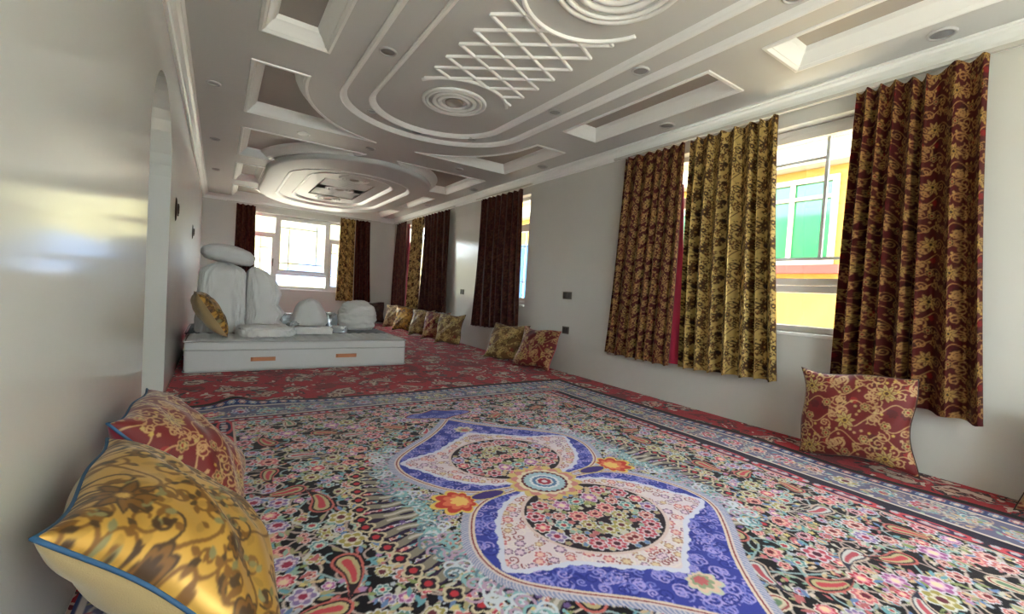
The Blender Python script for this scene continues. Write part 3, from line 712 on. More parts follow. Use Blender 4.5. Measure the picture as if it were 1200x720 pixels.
    for _ in range(420):
        if rng.random() < .5: x, y = rng.uniform(RHX-.40, RHX-.17), rng.uniform(0, RHY)
        else: x, y = rng.uniform(0, RHX), rng.uniform(RHY-.40, RHY-.17)
        if rng.random() < .4: c.spiral(x, y, .04, 1.2, rng.uniform(0, 6), rng.choice((-1, 1)), .008, rng.choice(line))
        else: c.leaf(x, y, .045, .010, rng.uniform(0, 6.3), rng.choice(lf))
    c.clip = inb & (d > .418)
    for k in range(40):
        y = .03+.06*k
        if k % 6 == 0:
            for q, cl in ((1, (206, 84, 92)), (.7, (48, 44, 84)), (.35, (206, 150, 150))):
                c.ell(FHX+.05, y+.15, .05*q, .17*q, 0, cl); c.ell(y+.15, FHY+.04, .17*q, .04*q, 0, cl)
        c.petals(FHX+.06, y, .02, 5, .3, 0, (196, 190, 190)); c.petals(y, FHY+.05, .02, 5, .3, 0, (196, 190, 190))
    c.clip = None
    c.stroke([(FHX, 0), (FHX, FHY), (0, FHY)], .012, (214, 190, 170))
    c.a[..., :3] = c.a[..., :3]**1.12*.86*np.array((1.0, .96, 1.04))
    return c
rugc = draw_rug()
def build_rug():
    xs = np.arange(XL+.02, RGX+RHX+1e-6, .0045)
    ys = [RGY-RHY]
    while ys[-1] < RGY+RHY:
        y = ys[-1]; ys.append(y+(.02 if y < .1 else    .0043 if y < 1.9 else .0043+.0042*min(1, (y-1.9)/2)))
    ys[-1] = RGY+RHY; ys = np.array(ys)
    X, Y = np.meshgrid(xs, ys)
    cols = rugc.sample(np.abs(X-RGX), np.abs(Y-RGY))
    Z = np.full(X.shape, .020)
    Z += .055*np.exp(-((X-.14)/.12)**2-((Y-4.08)/.16)**2)+.022*np.exp(-((X-.42)/.2)**2-((Y-4.0)/.10)**2)          # ruck at the far corner
    edge = np.clip(1-(RGX+RHX-X)/.45, 0, 1); Z += edge*.012*(1+np.sin(Y*4.1+.6))*np.clip(.5+.5*np.sin(Y*1.3), 0, 1)
    Z += .002*np.sin(X*5.1+Y*2.3)
    X2 = X+edge*.018*np.sin(Y*2.9+1.0); Y2 = Y+np.clip(1-(RGY+RHY-Y)/.3, 0, 1)*.035*np.sin(X*2.0+2.2)
    P = np.stack([X2, Y2, Z], -1)
    me = grid_mesh('medallion_rug', P, cols)
    root = empty('medallion_rug', (RGX, RGY, .010))
    tag(root, 'large blue medallion rug of dense multicoloured flowers on dark ground', 'rug')
    mt = fabric_mat('rug_pile', .9, .9, 0, .10, 420, .35, spec=.2)
    o = mesh_obj('pile', me, mt, root); me.transform(Matrix.Translation((-RGX, -RGY, -.010)))
    # bound edge down to the floor
    loop = [(P[0, i], ) for i in range(0, P.shape[1], 8)]+[(P[j, -1], ) for j in range(0, P.shape[0], 8)]+[(P[-1, i], ) for i in range(P.shape[1]-1, -1, -8)]+[(P[j, 0], ) for j in range(P.shape[0]-1, -1, -8)]
    top = [Vector(p[0]) for p in loop]; mb = MB(); n = len(top)
    mb.add([p-root.location for p in top]+[Vector((p.x, p.y, max(.0105, p.z-.012)))-root.location for p in top], [(i, (i+1) % n, n+(i+1) % n, n+i) for i in range(n)])
    mb.build('binding', M['rug_edge'], root)
build_rug()

# ------------------------------------------------------------------ brocades
def brocade_red(ground=(112, 14, 18), vine=(206, 170, 128), fl=((206, 184, 130), (128, 100, 56), (214, 190, 120), (96, 60, 30)), seed=3, alt=(196, 74, 40)):
    rng = random.Random(seed); T = .52
    c = Cloth(T, T, .0022, ground, True, 0)
    for x, y in scatter(rng, 8, 0, T, 0, T, .03, lambda x, y: True): c.palmette(x, y, .05, rng.uniform(0, 6), [tuple(int(v*.72) for v in ground), alt if rng.random() < .5 else tuple(int(v*.8) for v in ground)])
    big = [(.13, .13), (.39, .39)]; mid_ = [(.39, .13), (.13, .39), (.26, .26), (0, 0), (.26, 0), (0, .26)]
    for x, y in big+mid_:
        for k in range(3):
            a = rng.uniform(0, 6.3); h = rng.choice((-1, 1)); r = rng.uniform(.035, .05); cx, cy = x+.085*math.cos(a), y+.085*math.sin(a)
            p = c.spiral(cx, cy, r, 1.35, a+math.pi, h, .0075, vine, .3)
            for q in p[2::4]: c.leaf(q[0], q[1], .022, .005, rng.uniform(0, 6.3), vine, None, .3)
    for k in range(4):
        ph = rng.uniform(0, 6.3); y0 = T*k/4
        c.stroke([(T*i/40, y0+.045*math.sin(2*math.pi*i/40*2+ph)) for i in range(41)], .007, vine, .3)
    for x, y in mid_: c.flower(x, y, .036, 6, rng.uniform(0, 6), [vine, fl[1], fl[0], alt], .3)
    for x, y in big:
        for k in range(8): c.leaf(x, y, .075, .016, k*math.pi/4+.2, fl[0], ground, .4); 
        for k in range(8): c.stroke([(x, y), (x+.06*math.cos(k*math.pi/4+.2), y+.06*math.sin(k*math.pi/4+.2))], .004, fl[1])
        c.flower(x, y, .03, 8, 0, [fl[1], fl[2], fl[3]], .4)
    for x, y in scatter(rng, 40, 0, T, 0, T, .012): c.petals(x, y, .012, 5, .4, rng.uniform(0, 6), rng.choice([vine, fl[0], fl[2]]), .3)
    return c.soften(1)
def brocade_gold(ground=(214, 178, 96), dark=(84, 56, 20), mid=(150, 108, 36), pale=(160, 156, 112), seed=5):
    rng = random.Random(seed); T = .60
    c = Cloth(T, T, .0022, ground, True, 1.)
    for x, y in scatter(rng, 60, 0, T, 0, T, .02): c.leaf(x, y, .05, .012, rng.uniform(0, 6.3), tuple(int(v*.9) for v in ground), None, .9)
    pts = []
    big = [(.15, .15), (.45, .45)]; sec = [(.45, .14), (.15, .45), (.30, .30), (.0, .30), (.30, 0)]
    for k in range(3):
        ph = rng.uniform(0, 6.3); y0 = T*k/3+.05
        c.stroke([(T*i/44, y0+.06*math.sin(2*math.pi*i/44*2+ph)) for i in range(45)], .011, mid, .2)
    for x, y in big+sec:
        for k in range(5):
            a = k*1.26+rng.uniform(-.4, .4); h = rng.choice((-1, 1)); r = rng.uniform(.03, .06); cx, cy = x+.095*math.cos(a), y+.095*math.sin(a)
            p = c.spiral(cx, cy, r, 1.3, a+math.pi, h, .009, mid if k else dark, .2)
            for q in p[3::4]: c.leaf(q[0], q[1], .034, .010, rng.uniform(0, 6.3), rng.choice((dark, mid, pale)), None, .15)
    for x, y in big:
        rot = rng.uniform(0, 6)
        for k in range(9): c.leaf(x, y, .088, .017, rot+k*.698, dark, None, .1); c.leaf(x+.006*math.cos(rot+k*.698), y+.006*math.sin(rot+k*.698), .070, .010, rot+k*.698, mid, None, .3)
        c.flower(x, y, .026, 8, 0, [dark, mid, (190, 150, 70)], .3)
    for i, (x, y) in enumerate(sec):
        if i % 2: c.flower(x, y, .042, 8, 0, [dark, mid, dark, (200, 160, 80)], .2)
        else: c.palmette(x, y, .066, rng.uniform(0, 6), [dark, mid, dark], .15)
    for x, y in scatter(rng, 60, 0, T, 0, T, .014): c.leaf(x, y, .030, .008, rng.uniform(0, 6.3), rng.choice((dark, mid, pale)), None, .2)
    return c.soften(1)
BR = brocade_red((104, 8, 14), (184, 146, 100), ((180, 156, 98), (104, 76, 40), (190, 160, 80), (80, 44, 22)), 3, (140, 26, 24))
BRC = brocade_red((66, 4, 8), (158, 120, 72), ((160, 130, 76), (54, 26, 14), (170, 136, 70), (34, 12, 8)), 8, (104, 12, 14))       # red curtain cloth
BDK = brocade_red((56, 8, 8), (86, 44, 24), ((84, 50, 26), (40, 16, 10), (90, 52, 26), (30, 8, 6)), 9, (78, 10, 12))          # darker curtain cloth
BG = brocade_gold((194, 150, 66), (66, 42, 14), (118, 78, 22), (128, 122, 80))
BGC = brocade_gold((196, 168, 104), (34, 18, 6), (76, 44, 12), (98, 54, 16), 12)                                             # gold curtain cloth
BOL = brocade_red((104, 74, 36), (190, 164, 100), ((196, 176, 116), (90, 70, 36), (196, 170, 110), (70, 40, 24)), 14, (124, 50, 30))  # olive gold cushion cloth
FM_red = fabric_mat('red_brocade', .6, .42, .1, .25); FM_gold = fabric_mat('gold_brocade', .6, .36, .40, .1)
FM_cur = fabric_mat('curtain_brocade', .7, .42, .2, .02, spec=.25); FM_curgold = fabric_mat('gold_curtain_brocade', .65, .34, .5, .02, spec=.3)

# ------------------------------------------------------------------ cushions
def pillow_field(u, v, W, H, T, seed, puff=.42):
    """u,v in [-1,1] -> flat outline position and half thickness"""
    k = .085
    x = W/2*u*(1-k*(1-v**2)*np.abs(u)**1.5); y = H/2*v*(1-k*(1-u**2)*np.abs(v)**1.5)
    h = T/2*np.clip((1-u**2)*(1-v**2), 0, 1)**puff
    rs = np.random.RandomState(seed); p = rs.uniform(0, 6.3, 8)
    wr = .10*np.sin(3.1*u+2.2*v+p[0])+.07*np.sin(5.3*v-3.7*u+p[1])+.05*np.sin(8*u+p[2])*np.sin(6.5*v+p[3])+.05*np.sin(11*(u-v)+p[4])
    h = h*(1+wr*.8)
    x = x+.012*np.sin(4*v+p[5])*np.abs(u); y = y+.012*np.sin(4*u+p[6])*np.abs(v)
    return x, y, h
def pillow(name, label, W, H, T, cloth, mat, back, piping, M4, seed, n=110, group=None, off=(0, 0), scale=1., cat='cushion', back_cloth=None):
    root = empty(name); root.matrix_world = M4
    tag(root, label, cat, group)
    t = np.sin(np.linspace(-1, 1, n)*math.pi/2)*.7+np.linspace(-1, 1, n)*.3
    u, v = np.meshgrid(t, t); x, y, h = pillow_field(u, v, W, H, T, seed)
    P = np.stack([x, y, h], -1); cols = cloth.sample((x*scale+off[0]+50*cloth.w), (y*scale+off[1]+50*cloth.h))
    mesh_obj('front_cover', grid_mesh('front_cover', P, cols), mat, root)
    nb_ = max(24, n//3); t2 = np.sin(np.linspace(-1, 1, nb_)*math.pi/2)*.7+np.linspace(-1, 1, nb_)*.3
    u, v = np.meshgrid(t2, t2); x, y, h = pillow_field(u, v, W, H, T, seed)
    P2 = np.stack([x, y, -h], -1)[:, ::-1]
    if back_cloth is not None:
        mesh_obj('back_cover', grid_mesh('back_cover', P2, back_cloth.sample(P2[..., 0]+30, P2[..., 1]+30)), mat, root)
    else: mesh_obj('back_cover', grid_mesh('back_cover', P2, None), back, root)
    e = np.linspace(-1, 1, 25); eu = np.concatenate([e[:-1], np.ones(24), e[::-1][:-1], -np.ones(24)]); ev = np.concatenate([-np.ones(24), e[:-1], np.ones(24), e[::-1][:-1]])
    x, y, h = pillow_field(eu, ev, W, H, T, seed)
    MB().tube([(a, b, 0) for a, b in zip(x, y)], .0055 if piping is M['blue_piping'] else .0045, 6, True).build('piping', piping, root, smooth=True)
    return root
def lean(cx, cy, zb, H, T, tilt, yaw, roll=0.):
    """cushion standing on its lower edge at floor height zb, facing direction yaw (deg from +X), leaning back by tilt deg; (cx,cy) is the middle of its lower edge"""
    a = R(yaw); n0 = Vector((math.cos(a), math.sin(a), 0)); up = Vector((0, 0, 1)); t = R(tilt)
    n = n0*math.cos(t)+up*math.sin(t); v = up*math.cos(t)-n0*math.sin(t); u = v.cross(n)
    q = Matrix((u, v, n)).transposed() @ Matrix.Rotation(R(roll), 3, 'Z')
    m4 = q.to_4x4(); m4.translation = Vector((cx, cy, zb))+v*(H/2)+n*(T*.12)
    return m4
FZ = .010
RZ = .022
pillow('cushion', 'gold satin cushion with brown flowers and blue piping beside the left wall', .69, .61, .27, BG, FM_gold, M['cream_back'], M['blue_piping'], lean(.125, 1.50, RZ+.035, .61, .27, 44, 3, -3), 1, 300, off=(.1, .22), scale=1.15)
pillow('cushion', 'red and gold cushion with blue piping behind the gold satin cushion', .62, .60, .24, BR, FM_red, M['magenta_back'], M['blue_piping'], lean(.09, 2.28, RZ+.02, .58, .24, 42, -2, -2), 2, 220, off=(.05, .12), scale=1.45)
pillow('cushion', 'dark red cushion with yellow flower leaning under the widest red curtain', .64, .60, .20, BR, FM_red, M['cushion_dark'], M['dark_piping'], lean(3.60, 1.14, FZ+.034, .60, .20, 9, 186, 4), 3, 190, off=(.13, .13), scale=1.25)
wl = 'cushions along the window wall'
pillow('cushion', 'red gold cushion with magenta side beside the low wall socket', .60, .58, .20, BR, FM_red, M['magenta_back'], M['magenta'], lean(3.55, 4.74, FZ+.02, .60, .20, 28, 200), 4, 70, wl)
pillow('cushion', 'olive gold cushion leaning against its red neighbour below the wall switch', .60, .58, .20, BOL, FM_red, M['cushion_dark'], M['dark_piping'], lean(3.50, 5.42, FZ+.02, .60, .20, 30, 208), 5, 70, wl)
far_l = 'brocade cushion in the row against the wall past the dark brown curtain'
for i, (x, y, cl, yw) in enumerate([(3.52, 7.30, BOL, 212), (3.52, 7.92, BR, 216), (3.52, 8.62, BOL, 216), (3.52, 9.62, BG, 218), (3.52, 10.30, BOL, 220)]):
    pillow('cushion', ['olive gold cushion at the front of the row below the far dark curtain', 'red gold cushion between two olive ones below the far dark curtain', 'olive gold cushion behind the red one below the far dark curtain', 'pale gold cushion below the gold curtain near the far corner', 'olive brown cushion last in the row beside the far corner curtain'][i], .54, .56, .20, cl, FM_red if cl is not BG else FM_gold, M['cushion_dark'], M['dark_piping'], lean(x, y, FZ+.02, .56, .20, 16, yw), 6+i, 48, 'cushions along the far window wall')
pillow('cushion', 'dark brown brocade cushion in the far corner under the back curtain', .56, .56, .20, BDK, FM_red, M['cushion_dark'], M['dark_piping'], lean(3.38, 11.42, FZ+.02, .56, .20, 14, -90), 12, 48)
pillow('cushion', 'dark red cushion against the right wall past the widest curtain', .58, .56, .20, BR, FM_red, M['cushion_dark'], M['dark_piping'], lean(3.68, .10, FZ+.02, .56, .20, 14, 184), 13, 60)

# ------------------------------------------------------------------ curtains
def curtain(label, wallside, a_top, b_top, a_bot, b_bot, ztop, zbot, cloth, mat, lining, seed, folds, nu=200, nv=230, group=None, amp=.04, base=.085, sag=0., scale=1.35):
    """wallside 'R': a,b are world Y on the right wall; 'B': world X on the back wall"""
    rs = np.random.RandomState(seed)
    s = np.linspace(0, 1, nu); t = np.linspace(0, 1, nv); S, Tt = np.meshgrid(s, t)
    jit = np.cumsum(rs.uniform(.5, 1.5, folds+1)); jit = np.concatenate([[0], jit])/jit[-1]
    ph = np.interp(s, jit, np.arange(folds+2))[None, :]*np.ones_like(S); ampf = np.interp(s, np.linspace(0, 1, folds+2), rs.uniform(.6, 1.15, folds+2))[None, :]
    wv = np.sin(2*math.pi*ph+.35*np.sin(2.2*Tt+seed))
    A = amp*ampf*(.45+.55*np.clip(Tt*2.2, 0, 1))
    depth = base+A*(wv+.25*np.sin(4*math.pi*ph+1.1*Tt))+.012*np.sin(3*Tt+5*S+seed)
    a = a_top+(a_bot-a_top)*Tt**1.3; b = b_top+(b_bot-b_top)*Tt**1.3
    pos = a+(b-a)*S+.012*np.cos(2*math.pi*ph)*Tt
    hem = zbot if not isinstance(zbot, tuple) else zbot[0]+(zbot[1]-zbot[0])*S
    z = ztop-(ztop-hem)*Tt+.006*np.cos(2*math.pi*ph)*Tt+.010*np.sin(2*math.pi*ph)*(1-Tt)**6+sag*np.exp(-((S-.45)/.12)**2)*(1-Tt)**8*(-1)
    flat = abs(b_top-a_top)*1.75*S; down = (ztop-.4)*Tt
    cols = cloth.sample(flat*scale+20*cloth.w+seed*.07, 20*cloth.h-down*scale+seed*.11)
    if wallside == 'R': P = np.stack([XR-depth, pos, z], -1); Q = np.stack([XR-depth+.010, pos, z], -1)
    else: P = np.stack([pos, YB-depth, z], -1); Q = np.stack([pos, YB-depth+.010, z], -1)
    c0 = np.array(P[0].mean(0)); root = empty('curtain', (c0[0], c0[1], float(z.min()))); tag(root, label, 'curtain', group)
    off = np.array(root.location)
    mesh_obj('fabric', grid_mesh('fabric', P-off, cols), mat, root)
    ks = max(1, nu//70); kv = max(1, nv//40)
    ii = np.unique(np.r_[np.arange(0, nu, ks), nu-1]); jj = np.unique(np.r_[np.arange(0, nv, kv), nv-1])
    mesh_obj('lining', grid_mesh('lining', (Q-off)[np.ix_(jj, ii)], None), lining, root)
    return root
curtain('wide red and gold brocade curtain hanging above the yellow flower cushion', 'R', .69, 1.36, .56, 1.36, 2.655, (.41, .50), BRC, FM_cur, M['brown_lining'], 1, 6, 300, 360, amp=.068, base=.115, sag=.03)
curtain('gold satin brocade curtain with dark brown flowers beside the open window pane', 'R', 1.90, 2.72, 1.75, 2.68, 2.655, (.44, .40), BGC, FM_curgold, M['brown_lining'], 2, 6, 340, 400, amp=.058, base=.10, scale=1.7)
cr = curtain('maroon brocade curtain with magenta lining beside the gold satin curtain', 'R', 2.80, 3.56, 2.80, 3.70, 2.655, (.39, .40), BRC, FM_cur, M['brown_lining'], 3, 6, 220, 230, amp=.035, base=.09)
curtain('long dark brown curtain hanging alone past the wall switch', 'R', 5.66, 6.92, 5.52, 7.05, 2.655, (.46, .40), BDK, FM_cur, M['brown_lining'], 4, 8, 160, 120, amp=.04)
curtain('dark brown curtain beside the gold curtain near the far corner', 'R', 8.25, 9.55, 8.10, 9.55, 2.655, (.55, .50), BDK, FM_cur, M['brown_lining'], 5, 7, 140, 100, amp=.045)
curtain('olive gold curtain hanging between two dark curtains at the far end', 'R', 9.56, 10.36, 9.56, 10.32, 2.655, .48, BGC, FM_cur, M['brown_lining'], 6, 5, 100, 100, amp=.045)
ch = curtain('dark red curtain with bright magenta edge in the far corner', 'R', 10.66, 11.40, 10.56, 11.50, 2.655, .5, BDK, FM_cur, M['brown_lining'], 7, 4, 90, 90, amp=.04)
curtain('short dark red curtain on the left side of the back window', 'B', .28, .65, .24, .68, 2.655, .56, BDK, FM_cur, M['magenta'], 8, 3, 80, 90)
curtain('olive gold curtain beside the back window next to a dark red one', 'B', 2.50, 2.86, 2.46, 2.88, 2.655, .57, BGC, FM_cur, M['brown_lining'], 9, 3, 80, 90)
curtain('dark red curtain on the back wall next to the olive gold one', 'B', 2.88, 3.24, 2.90, 3.33, 2.655, .55, BDK, FM_cur, M['brown_lining'], 10, 3, 80, 90)
def lining_strip(parent, y0, y1, z0, z1, y0b, y1b, x):
    n = 12; mb = MB(); v = []
    for i in range(n+1):
        t = i/n; z = z1+(z0-z1)*t
        for q in (0, .5, 1): v.append((x+.02*math.sin(q*3+t*2), y0+(y0b-y0)*t+(y1-y0+((y1b-y0b)-(y1-y0))*t)*q, z))
    for i in range(n+1):
        t = i/n; z = z1+(z0-z1)*t
        for q in (0, .5, 1): v.append((x+.008+.02*math.sin(q*3+t*2), y0+(y0b-y0)*t+(y1-y0+((y1b-y0b)-(y1-y0))*t)*q, z))
    k = (n+1)*3; f = []
    for i in range(n):
        for q in range(2): f.append((i*3+q, i*3+q+1, i*3+q+4, i*3+q+3)); f.append((k+i*3+q, k+i*3+q+3, k+i*3+q+4, k+i*3+q+1))
        f.append((i*3, i*3+3, k+i*3+3, k+i*3)); f.append((i*3+2, k+i*3+2, k+i*3+5, i*3+5))
    mb.add([Vector(p)-parent.location for p in v], f); o = mb.build('turned_edge', M['magenta'], parent, smooth=True); o['label'] = 'bright magenta turned edge'
lining_strip(cr, 2.80, 2.86, .42, 2.25, 2.70, 2.84, XR-.06); lining_strip(ch, 10.55, 10.75, .55, 2.6, 10.38, 10.65, XR-.05)
# rails
for x0, x1, lab in ((.55, 3.75, 'white curtain rail under the cornice above the widest red curtain'), (5.4, 7.1, 'white curtain rail above the long dark brown curtain'), (8.0, 11.6, 'white curtain rail above the gold curtain near the far corner')):
    o = MB().box(-.015, .015, x0-(x0+x1)/2, x1-(x0+x1)/2, -.012, .012).build('curtain_rail', M['rail']); o.location = (XR-.085, (x0+x1)/2, 2.686); tag(o, lab, 'curtain rail')
o = MB().box(-1.7, 1.7, -.015, .015, -.012, .012).build('curtain_rail', M['rail']); o.location = (1.8, YB-.085, 2.686); tag(o, 'white curtain rail above the back window', 'curtain rail')

# ------------------------------------------------------------------ bedding
def soft_box(name, mat, parent, x0, x1, y0, y1, z0, z1, r, top=None, n=40):
    """rounded block with an optionally quilted top"""
    bm = bmesh.new(); bmesh.ops.create_cube(bm, size=1)
    for v in bm.verts: v.co = Vector(((x0+x1)/2+v.co.x*(x1-x0), (y0+y1)/2+v.co.y*(y1-y0), (z0+z1)/2+v.co.z*(z1-z0)))
    bmesh.ops.bevel(bm, geom=bm.edges[:], offset=r, segments=4, affect='EDGES', profile=.5)
    me = bpy.data.meshes.new(name); bm.to_mesh(me); bm.free(); return mesh_obj(name, me, mat, parent, True)
mt = empty('mattress', (.9, 5.87, FZ)); tag(mt, 'pale grey quilted mattress with orange handles lying on the red carpet', 'mattress')
soft_box('body', M['mattress'], mt, -1.17, 1.17, -.36, .36, 0, .335, .045)
# quilted top with stitched channels
nu, nv = 240, 60; u = np.linspace(-1.14, 1.14, nu); v = np.linspace(-.335, .335, nv); U, V = np.meshgrid(u, v)
q = .024*np.abs(np.sin(math.pi*(U)/.12))**.6*np.abs(np.sin(math.pi*(V+.335)/.335))**.5*np.clip((1.14-np.abs(U))/.03, 0, 1)*np.clip((.335-np.abs(V))/.03, 0, 1)
mesh_obj('quilted_top', grid_mesh('quilted_top', np.stack([U, V, .332+q], -1), None), M['mattress'], mt)
for z in (.325, .235, .012):
    w, d, r = 1.173, .363, .05; loop = []
    for cx_, cy_, a0 in ((w-r, d-r, 0), (-w+r, d-r, 90), (-w+r, -d+r, 180), (w-r, -d+r, 270)):
        loop += [(cx_+r*math.cos(R(a0+k*15)), cy_+r*math.sin(R(a0+k*15)), z) for k in range(7)]
    MB().tube(loop, .008, 6, True).build('edge_tape', M['tape'], mt, smooth=True)
for x0, x1, z in ((.32, .56, .13), (1.20, 1.44, .145)):
    o = MB().add([(x0-.9, -.363, z-.022), (x1-.9, -.363, z-.022), (x1-.9, -.363, z+.022), (x0-.9, -.363, z+.022), (x0-.88, -.376, z-.02), (x1-.92, -.376, z-.02), (x1-.92, -.376, z+.02), (x0-.88, -.376, z+.02)], [(4, 5, 6, 7), (0, 1, 5, 4), (3, 7, 6, 2), (0, 4, 7, 3), (1, 2, 6, 5), (0, 3, 2, 1)]).build('handle', M['handle_tape'], mt); o['label'] = 'orange brown webbing handle'
md = empty('mattress', (.88, 6.88, FZ)); tag(md, 'charcoal mattress behind the pale quilted one carrying white bedding', 'mattress')
soft_box('body', M['dark_grey'], md, -1.18, 1.2, -.62, .62, 0, .335, .05)
for z in (.325, .02):
    MB().tube([(1.2, -.57, z), (1.2, .57, z), (1.15, .62, z), (-1.13, .62, z), (-1.18, .57, z), (-1.18, -.57, z), (-1.13, -.62, z), (1.15, -.62, z)], .008, 6, True).build('edge_tape', M['dark_grey'], md, smooth=True)
def blob(name, label, cat, mat, loc, size, rot, seed, ex=(.6, .6), amp=.10, fold=(1., 1., 1.), freq=3., nu=72, nv=40, flat_bottom=.75, group=None, ridge=0., taper=0.):
    """crumpled soft heap: superellipsoid pushed about by folded noise"""
    e1, e2 = ex; v = []; f = []; sg = lambda c, e: math.copysign(abs(c)**e, c)
    off = Vector((seed*3.1, seed*1.7, seed*.9))
    for j in range(nv+1):
        th = -math.pi/2+math.pi*j/nv
        for i in range(nu):
            ph = 2*math.pi*i/nu
            p = Vector((sg(math.cos(th), e1)*sg(math.cos(ph), e2), sg(math.cos(th), e1)*sg(math.sin(ph), e2), sg(math.sin(th), e1)))
            q = Vector((p.x*fold[0], p.y*fold[1], p.z*fold[2]))*freq*.5+off
            d = noise.noise(q)*.6+(1-2*abs(noise.noise(q*1.9+Vector((5, 2, 1)))))*.35+(1-2*abs(noise.noise(q*4.1)))*.14
            if ridge: d += ridge*math.sin(p.x*9+p.y*5+2*noise.noise(q))
            p = p*(1+amp*d)
            if taper: k_ = 1-taper*max(0, p.z+.3)/1.3; p.x *= k_; p.y *= k_
            if p.z < -flat_bottom: p.z = -flat_bottom+(p.z+flat_bottom)*.08
            v.append((p.x*size[0]/2, p.y*size[1]/2, (p.z+flat_bottom)*size[2]/(1+flat_bottom)))
    for j in range(nv):
        for i in range(nu): f.append((j*nu+i, j*nu+(i+1) % nu, (j+1)*nu+(i+1) % nu, (j+1)*nu+i))
    mn = min(p[2] for p in v); v = [(a, b, c-mn) for a, b, c in v]
    me = bpy.data.meshes.new(name); me.from_pydata(v, [], f); me.validate(); bm = bmesh.new(); bm.from_mesh(me); bmesh.ops.remove_doubles(bm, verts=bm.verts, dist=1e-5); bmesh.ops.recalc_face_normals(bm, faces=bm.faces); bm.to_mesh(me); bm.free()
    o = mesh_obj(name, me, mat, None, True); o.location = loc; o.rotation_euler = rot; tag(o, label, cat, group); return o
MZ = FZ+.338; MT = FZ+.345
def drape(name, label, loc, prof, ry, h, seed, nphi=150, nz=60):
    """cloth thrown over a heap: prof gives (height, left, right); folds run down and deepen towards the hem"""
    hs_ = [p[0] for p in prof]; v = []; f = []
    for j in range(nz+1):
        t = j/nz; a = float(np.interp(t, hs_, [p[1] for p in prof])); b = float(np.interp(t, hs_, [p[2] for p in prof]))
        for i in range(nphi):
            ph = 2*math.pi*i/nphi; q = Vector((math.cos(ph)*2.2+seed, math.sin(ph)*2.2, t*1.1))
            fold = (1-2*abs(noise.noise(q*1.5)))*.5+(1-2*abs(noise.noise(q*3.1+Vector((3, 1, 0)))))*.3+.25*noise.noise(q*6)
            k = 1+.17*(1-t*.55)*(fold-.35)
            e = .42; cs, sn = math.copysign(abs(math.cos(ph))**e, math.cos(ph)), math.copysign(abs(math.sin(ph))**e, math.sin(ph))
            rd = math.sqrt(max(0, 1-max(0, (t-.86)/.14)**2)) if t > .86 else 1
            v.append(((a+b)/2+(b-a)/2*cs*k*rd, ry*sn*k*rd*(1-.25*t), h*t*(1 if t < .86 else 1)+.02*noise.noise(q*2)*t))
    n = len(v); v.append(((prof[-1][1]+prof[-1][2])/2, 0, h)); v.append(((prof[0][1]+prof[0][2])/2, 0, 0))
    for j in range(nz):
        for i in range(nphi): f.append((j*nphi+i, j*nphi+(i+1) % nphi, (j+1)*nphi+(i+1) % nphi, (j+1)*nphi+i))
    for i in range(nphi): f.append((nz*nphi+i, nz*nphi+(i+1) % nphi, n)); f.append(((i+1) % nphi, i, n+1))
    me = bpy.data.meshes.new(name); me.from_pydata(v, [], f); me.validate(); o = mesh_obj(name, me, M['white_cloth'], None, True); o.location = loc; tag(o, label, 'duvet'); return o
drape('duvet', 'white duvet draped in long folds against the left wall', (0, 6.68, MZ), [(0, -.21, .29), (.5, -.21, .295), (.84, -.19, .29), (.93, -.14, .27), (1, -.08, .20)], .42, .85, 1)
drape('duvet', 'white duvet heaped in bulging layers between the draped one and the upright cushion', (0, 6.68, MZ), [(0, .30, .72), (.08, .30, .75), (.18, .30, .67), (.30, .30, .73), (.42, .30, .65), (.58, .30, .69), (.72, .30, .66), (.84, .30, .60), (.93, .30, .53), (1, .32, .46)], .40, .82, 4)
blob('pillow', 'plump white pillow lying on top of the bedding heap', 'pillow', M['white_cloth'], (.08, 6.64, MZ+.85), (.56, .48, .21), (0, .14, .15), 5, (.8, .7), .10, (1, 1, 1), 2.6, 80, 36, .7)
blob('bed_sheet', 'crumpled white sheet lying on the pale mattress beside the cushion', 'sheet', M['white_cloth'], (.48, 5.83, MT+.012), (.52, .44, .11), (0, 0, .1), 6, (.5, .5), .26, (2.2, 2.2, 1), 6, 120, 30, .6)
blob('towel', 'folded white towel on the pale mattress', 'towel', M['white_cloth'], (1.02, 6.02, MT+.012), (.44, .24, .085), (0, 0, -.05), 7, (.35, .3), .08, (1, 1, 5), 3.4, 80, 28, .8)
blob('bolster', 'upright white cushion tapering to its top on the charcoal mattress', 'pillow', M['white_cloth'], (1.09, 6.78, MZ), (.46, .34, .40), (0, 0, .1), 8, (.55, .6), .16, (1, 1, 1), 2.6, 80, 44, taper=.42)
blob('bundle', 'round white wrapped bundle of bedding on the charcoal mattress', 'bundle', M['white_cloth'], (1.74, 6.72, MZ), (.52, .44, .42), (0, 0, .2), 9, (.85, .85), .13, (.8, .8, 4.0), 3.4, 100, 56)
for i, (x, y, z, sx, sy, sz, a) in enumerate([(.83, 6.34, MZ, .12, .12, .12, .3), (1.40, 6.36, MZ, .20, .16, .08, -.4), (1.40, 6.98, MZ, .18, .2, .20, .5), (.88, 7.26, MZ, .22, .2, .16, .1)]):
    blob('plastic_wrapper', ['small crumpled shiny wrapper between the heaped duvet and the upright cushion', 'flat shiny plastic wrapper in front of the gap beside the round bundle', 'tall shiny plastic wrapper standing between upright cushion and round bundle', 'shiny plastic wrapper lying behind the upright white cushion'][i], 'wrapper', M['plastic_film'], (x, y, z), (sx, sy, sz), (0, 0, a), 20+i, (.6, .6), .45, (1, 1, 1), 7, 48, 24, .7, 'plastic wrappers on the charcoal mattress')
pillow('cushion', 'gold and cream cushion leaning on the pale mattress beside the white sheet', .52, .52, .22, BG, FM_gold, M['cream_back'], M['cream_back'], lean(.05, 5.76, MT+.03, .52, .22, 32, 4), 15, 60)

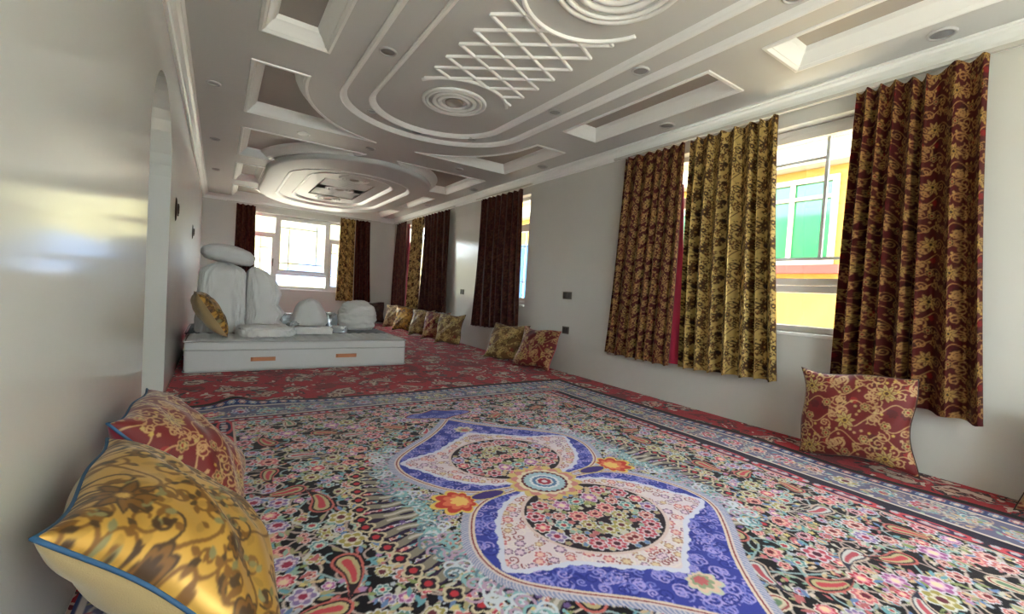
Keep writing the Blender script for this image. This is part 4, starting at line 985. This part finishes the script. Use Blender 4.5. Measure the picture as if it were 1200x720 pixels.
# ------------------------------------------------------------------ wall fittings
def switch(label, y, z, w, h, kind):
    r = empty('wall_' + kind, (XR, y, z)); tag(r, label, kind)
    MB().box(-.012, 0, -w/2, w/2, -h/2, h/2).build('plate', M['switch'], r, bevel=.004)
    for k in (-1, 1): MB().box(-.018, -.008, k*w*.23-w*.19, k*w*.23+w*.19, -h*.36, h*.36).build('rocker', M['switch_dark'], r, bevel=.003)
switch('olive grey double switch plate on the right wall between the curtains', 4.53, 1.05, .17, .10, 'switch')
switch('low olive grey socket plate behind the red gold cushion', 4.52, .58, .13, .10, 'socket')
switch('small grey switch plate between the two dark brown curtains', 7.62, 1.00, .15, .10, 'switch')
for y, z, lab in ((5.08, 1.61, 'dark oval metal bracket on the left wall beside the arch'), (8.12, 1.65, 'small dark metal hook plate on the left wall above the bedding')):
    r = empty('wall_bracket', (XL, y, z)); tag(r, lab, 'bracket')
    b = MB().lathe([(0, .020), (.02, .019), (.026, .012), (.040, .012), (.047, .006), (.05, 0)], 24).build('plate', M['dark_metal'], r, smooth=True); b.rotation_euler = (0, R(90), 0); b.scale = (2.2, 1.0, 1)
    MB().tube([(.018, 0, .05), (.022, 0, .03), (.023, 0, -.03), (.019, 0, -.06)], .007, 8).build('hook', M['dark_metal'], r, smooth=True)

# ------------------------------------------------------------------ downlights
def downlight(label, x, y, z, r, group, lens='lamp_lens'):
    o = empty('ceiling_light', (x, y, z)); tag(o, label, 'ceiling light', group)
    MB().lathe([(r, .0), (r, -.006), (r*.93, -.012), (r*.80, -.012), (r*.76, -.004), (r*.76, 0)], 32).build('trim_ring', M['lamp_trim' if lens == 'lamp_lens' else 'white_lens'], o, smooth=True)
    MB().lathe([(r*.77, -.003), (r*.5, -.007), (0, -.008)], 32).build('lens', M[lens], o, smooth=True)
gA, gB, gC, gD = 'downlights in the near oval band', 'downlights along the right cornice', 'downlights along the left cornice', 'downlights on the crossbeam'
for x, y in ((1.03, 3.48), (2.70, 2.42), (2.70, 3.48), (1.03, 2.42), (1.03, 1.3), (2.70, 1.3)): downlight('round grey downlight on the straight side of the near ceiling oval', x, y, Z1, .07, gA)
for x, y in ((1.28, 4.75), (2.46, 4.75), (1.875, 5.02)): downlight('round grey downlight on the curved end of the near ceiling oval', x, y, Z1, .055, gA)
for y in (.89, 2.91, 4.95, 6.95, 9.0): downlight('round grey downlight in the ceiling strip above the curtains', 3.69, y, ZC, .075, gB)
for y in (3.05, 5.07, 7.1, 9.1): downlight('round grey downlight in the ceiling strip along the left wall', -.10, y, ZC, .06, gC)
downlight('white oval downlight on the crossbeam before the far ceiling oval', .80, 5.98, ZC, .075, None, 'white_lens')
for x in (1.60, 2.9): downlight('round grey downlight on the crossbeam between the two ceiling ovals', x, 5.95, ZC, .06, gD)
